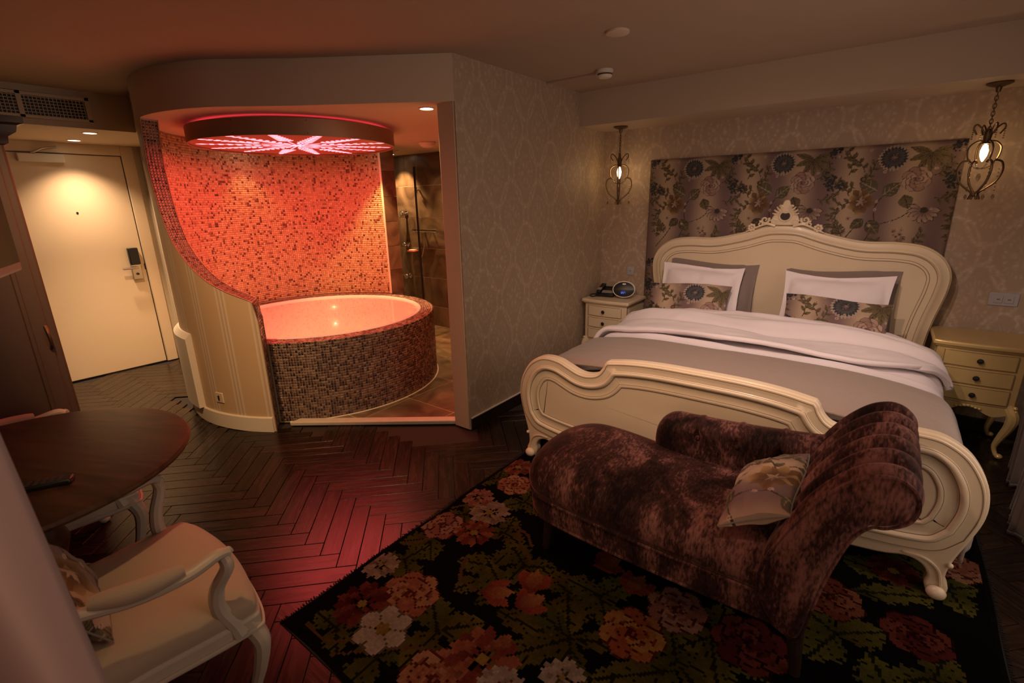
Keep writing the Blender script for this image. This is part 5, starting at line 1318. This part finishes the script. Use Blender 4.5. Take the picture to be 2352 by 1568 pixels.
def build_armchair():
    t = thing('armchair', '', 'armchair', (0, 0, 0))
    W2, F, B = .315, .27, -.24
    # serpentine seat rail
    plan = spline([(-W2, F-.06), (-W2+.03, F-.015), (-.15, F+.012), (0, F+.022), (.15, F+.012), (W2-.03, F-.015), (W2, F-.06), (W2-.02, 0), (W2-.06, B), (0, B-.01), (-W2+.06, B), (-W2+.02, 0)], 6, closed=True)
    MB().prism(plan, 'z', .325, .395).build('seat_rail', M['chair_paint'], t, bevel=.012, seg=3)
    MB().tube([(x*1.01, y*1.01, .345) for x, y in plan], .007, 6, closed=True).build('rail_moulding', M['chair_paint'], t)
    rows = [[(x*s_, y*s_, z) for x, y in plan] for s_, z in ((.97, .39), (.985, .41), (.97, .435), (.90, .458), (.75, .472), (.5, .480), (.25, .483), (.02, .484))]
    mb = MB().grid(rows, cv=True); mb.build('seat_cushion', M['chair_fabric'], t, smooth=180)
    for s_ in (-1, 1):
        pts = spline([(.0, .0, .37), (.012, .012, .34), (.028, .026, .28), (.016, .014, .19), (-.006, -.004, .10), (-.008, -.006, .045), (.012, .010, .012)], 6)
        n = len(pts); lg = MB().tube([(s_*(W2-.035+p[0]), F-.06+p[1], p[2]) for p in pts], [.036-.020*min(1, i/n*1.5) for i in range(n)], 10).build('leg', M['chair_paint'], t)
        MB().sphere((s_*(W2-.020), F-.045, .016), .018, 10, 8, 1, 1.2, .9).build('foot', M['chair_paint'], lg)
        MB().tube([(s_*(W2-.075), B+.01, .36), (s_*(W2-.07), B-.04, .18), (s_*(W2-.05), B-.09, .012)], [.024, .020, .015], 8).build('leg', M['chair_paint'], t)
        # arm: rail, scroll, support and pad
        rail = spline([(s_*(W2-.075), B-.02, .66), (s_*(W2-.035), B+.10, .655), (s_*(W2-.005), -.02, .640), (s_*(W2+.005), .09, .640), (s_*(W2-.0), .165, .652), (s_*(W2-.01), .195, .640)], 6)
        ar = MB().tube(rail, [.017+.004*math.sin(i/len(rail)*PI) for i in range(len(rail))], 10, flat=.8).build('arm', M['chair_paint'], t)
        sup = spline([(s_*(W2-.008), .180, .645), (s_*(W2-.0), .185, .60), (s_*(W2-.025), .155, .53), (s_*(W2-.030), .150, .46), (s_*(W2-.02), .175, .39), (s_*(W2-.012), .185, .35)], 6)
        MB().tube(sup, list(np.linspace(.017, .026, len(sup))), 10).build('arm_support', M['chair_paint'], ar)
        pad = spline([(s_*(W2-.030), B+.13, .672), (s_*(W2-.004), -.02, .662), (s_*(W2+.004), .085, .660)], 6)
        MB().tube(pad, [.010+.018*math.sin(PI*(i+.5)/len(pad))**.5 for i in range(len(pad))], 12).build('arm_pad', M['chair_fabric'], ar)
        pts = spiral(0, 0, .018, 1.2, 0, 1, 0); MB().tube([(s_*(W2-.006), .195+p[0]*.6, .638+p[2]) for p in pts], .006, 6).build('scroll', M['chair_paint'], ar)
    # back
    bk = spline([(-.245, .40), (-.262, .55), (-.275, .74), (-.25, .89), (-.16, .955), (0, .985), (.16, .955), (.25, .89), (.275, .74), (.262, .55), (.245, .40), (0, .385)], 6, closed=True)
    f3 = lambda x, z, o_=0: (x, B-.005-.20*(z-.38)+o_, z)
    MB().tube([f3(x, z) for x, z in bk], .024, 8, closed=True).build('back_frame', M['chair_paint'], t)
    inn = inset(bk, .03); rows = []
    cx, cz = 0, .67
    for s_, o_ in ((1, 0), (.96, .020), (.85, .034), (.6, .042), (.3, .045), (.02, .046)): rows.append([f3(cx+(x-cx)*s_, cz+(z-cz)*s_, o_) for x, z in inn])
    for s_, o_ in ((1, 0), (.95, -.014), (.6, -.022), (.02, -.024)): rows.insert(0, [f3(cx+(x-cx)*s_, cz+(z-cz)*s_, o_) for x, z in inn])
    MB().grid(rows, cv=True).build('back_cushion', M['chair_fabric'], t, smooth=80)
    MB().tube([f3(x, z, .026) for x, z in [(-.03, .965), (0, .99), (.03, .965)]], [.008, .018, .008], 8).build('crest', M['chair_paint'], t)
    return t
ch = build_armchair(); ch.location = (-1.705, .255, 0); ch.rotation_euler = (0, 0, R(-3))
ch['label'] = 'pale French armchair in the foreground with a floral cushion on its seat'; ch['group'] = 'armchairs at the round table'
c2 = copy_tree(ch); c2.location = (-2.80, .235, 0); c2.rotation_euler = (0, 0, R(2)); c2['label'] = 'pale French armchair beyond the round table, only one arm showing'
pillow('floral_cushion', 'floral cushion propped on the foreground armchair', .40, .30, .13, M['floral_fabric'], (-1.70, .175, .482), R(-34), R(176), 27, floral=(.30, .30))
# ---- curtains
mat('satin_pink', (.40, .27, .24), .32, sheen=.3, spec=.5); mat('satin_grey', (.105, .075, .060), .35, sheen=.25, spec=.5)
def curtain(name, label, m, p0, p1, z0, z1, nf, amp, seed, flare=0):
    t = thing(name, label, 'curtain', (p0[0], p0[1], z0)); a = np.array(p0); b = np.array(p1); d_ = b-a; L_ = np.linalg.norm(d_); d_ = d_/L_; nn = np.array([-d_[1], d_[0]])
    nu, nz = 140, 40; rows = []; q = random.Random(seed); ph = [q.random()*6 for _ in range(4)]
    for j in range(nz+1):
        z = j/nz*(z1-z0); k = 1-.35*z/(z1-z0); row = []
        for i in range(nu+1):
            u = i/nu; o_ = amp*k*(math.sin(u*nf*2*PI+ph[0]+.6*math.sin(u*7+ph[1]))+.35*math.sin(u*nf*4*PI+ph[2]))+.02*math.sin(z*2+ph[3])*(1-z/(z1-z0))
            s_ = u*L_+u*flare*(1-z/(z1-z0))+.012*math.sin(u*nf*2*PI*2+z*1.3); row.append((d_[0]*s_+nn[0]*o_, d_[1]*s_+nn[1]*o_, z))
        rows.append(row)
    o = MB().grid(rows).build('drape', m, t, smooth=180); sd = o.modifiers.new('thick', 'SOLIDIFY'); sd.thickness = .003
    hm = MB().tube([(p[0], p[1], .012) for p in rows[0]], .005, 6); hm.build('hem', m, t)
    return t
curtain('curtain', 'pink satin curtain hanging close in the lower left corner of the view', M['satin_pink'], (-1.02, -.93), (-1.005, -.02), .01, 2.40, 3.4, .045, 4, flare=.16)
curtain('curtain', 'grey brown satin curtain beside the window-side nightstand', M['satin_grey'], (.80, 3.84), (.755, 3.56), .01, 2.40, 4, .028, 6)
curtain('curtain', 'grey brown satin curtain gathered nearer along the window', M['satin_grey'], (.775, 3.28), (.72, 2.95), .01, 2.40, 4, .030, 9)
tag(MB().tube([(.93, .4, 2.42), (.93, 4.0, 2.42)], .014, 8).build('curtain_rail', M['antique_brass'], None), 'brass curtain rail under the ceiling along the window wall', 'curtain rail')
# ---- ceiling spots outside the view that light the seats, rug and bed
downlight('recessed ceiling spot above the round table', (-2.30, .35, ZC), 190, (1, .57, .26), spot=62, blend=.9, group='room ceiling spots', aim=(-3.9, 1.4, .6))
downlight('recessed ceiling spot above the chaise end of the room', (-.75, .75, ZC), 112, (1, .66, .46), spot=74, blend=.9, group='room ceiling spots', aim=(-.75, 3.25, .5))
downlight('added unseen ceiling spot above the foot of the bed', (-.55, 2.15, ZC), 92, (1, .74, .64), spot=92, blend=.9, group='room ceiling spots', aim=(-.62, 3.3, .6))  # extra lamp put in to brighten the duvet tops
downlight('recessed ceiling spot nearest the foreground armchair', (-1.35, .25, ZC), 40, spot=95, blend=.9, group='room ceiling spots', aim=(-1.9, 1.6, .4))
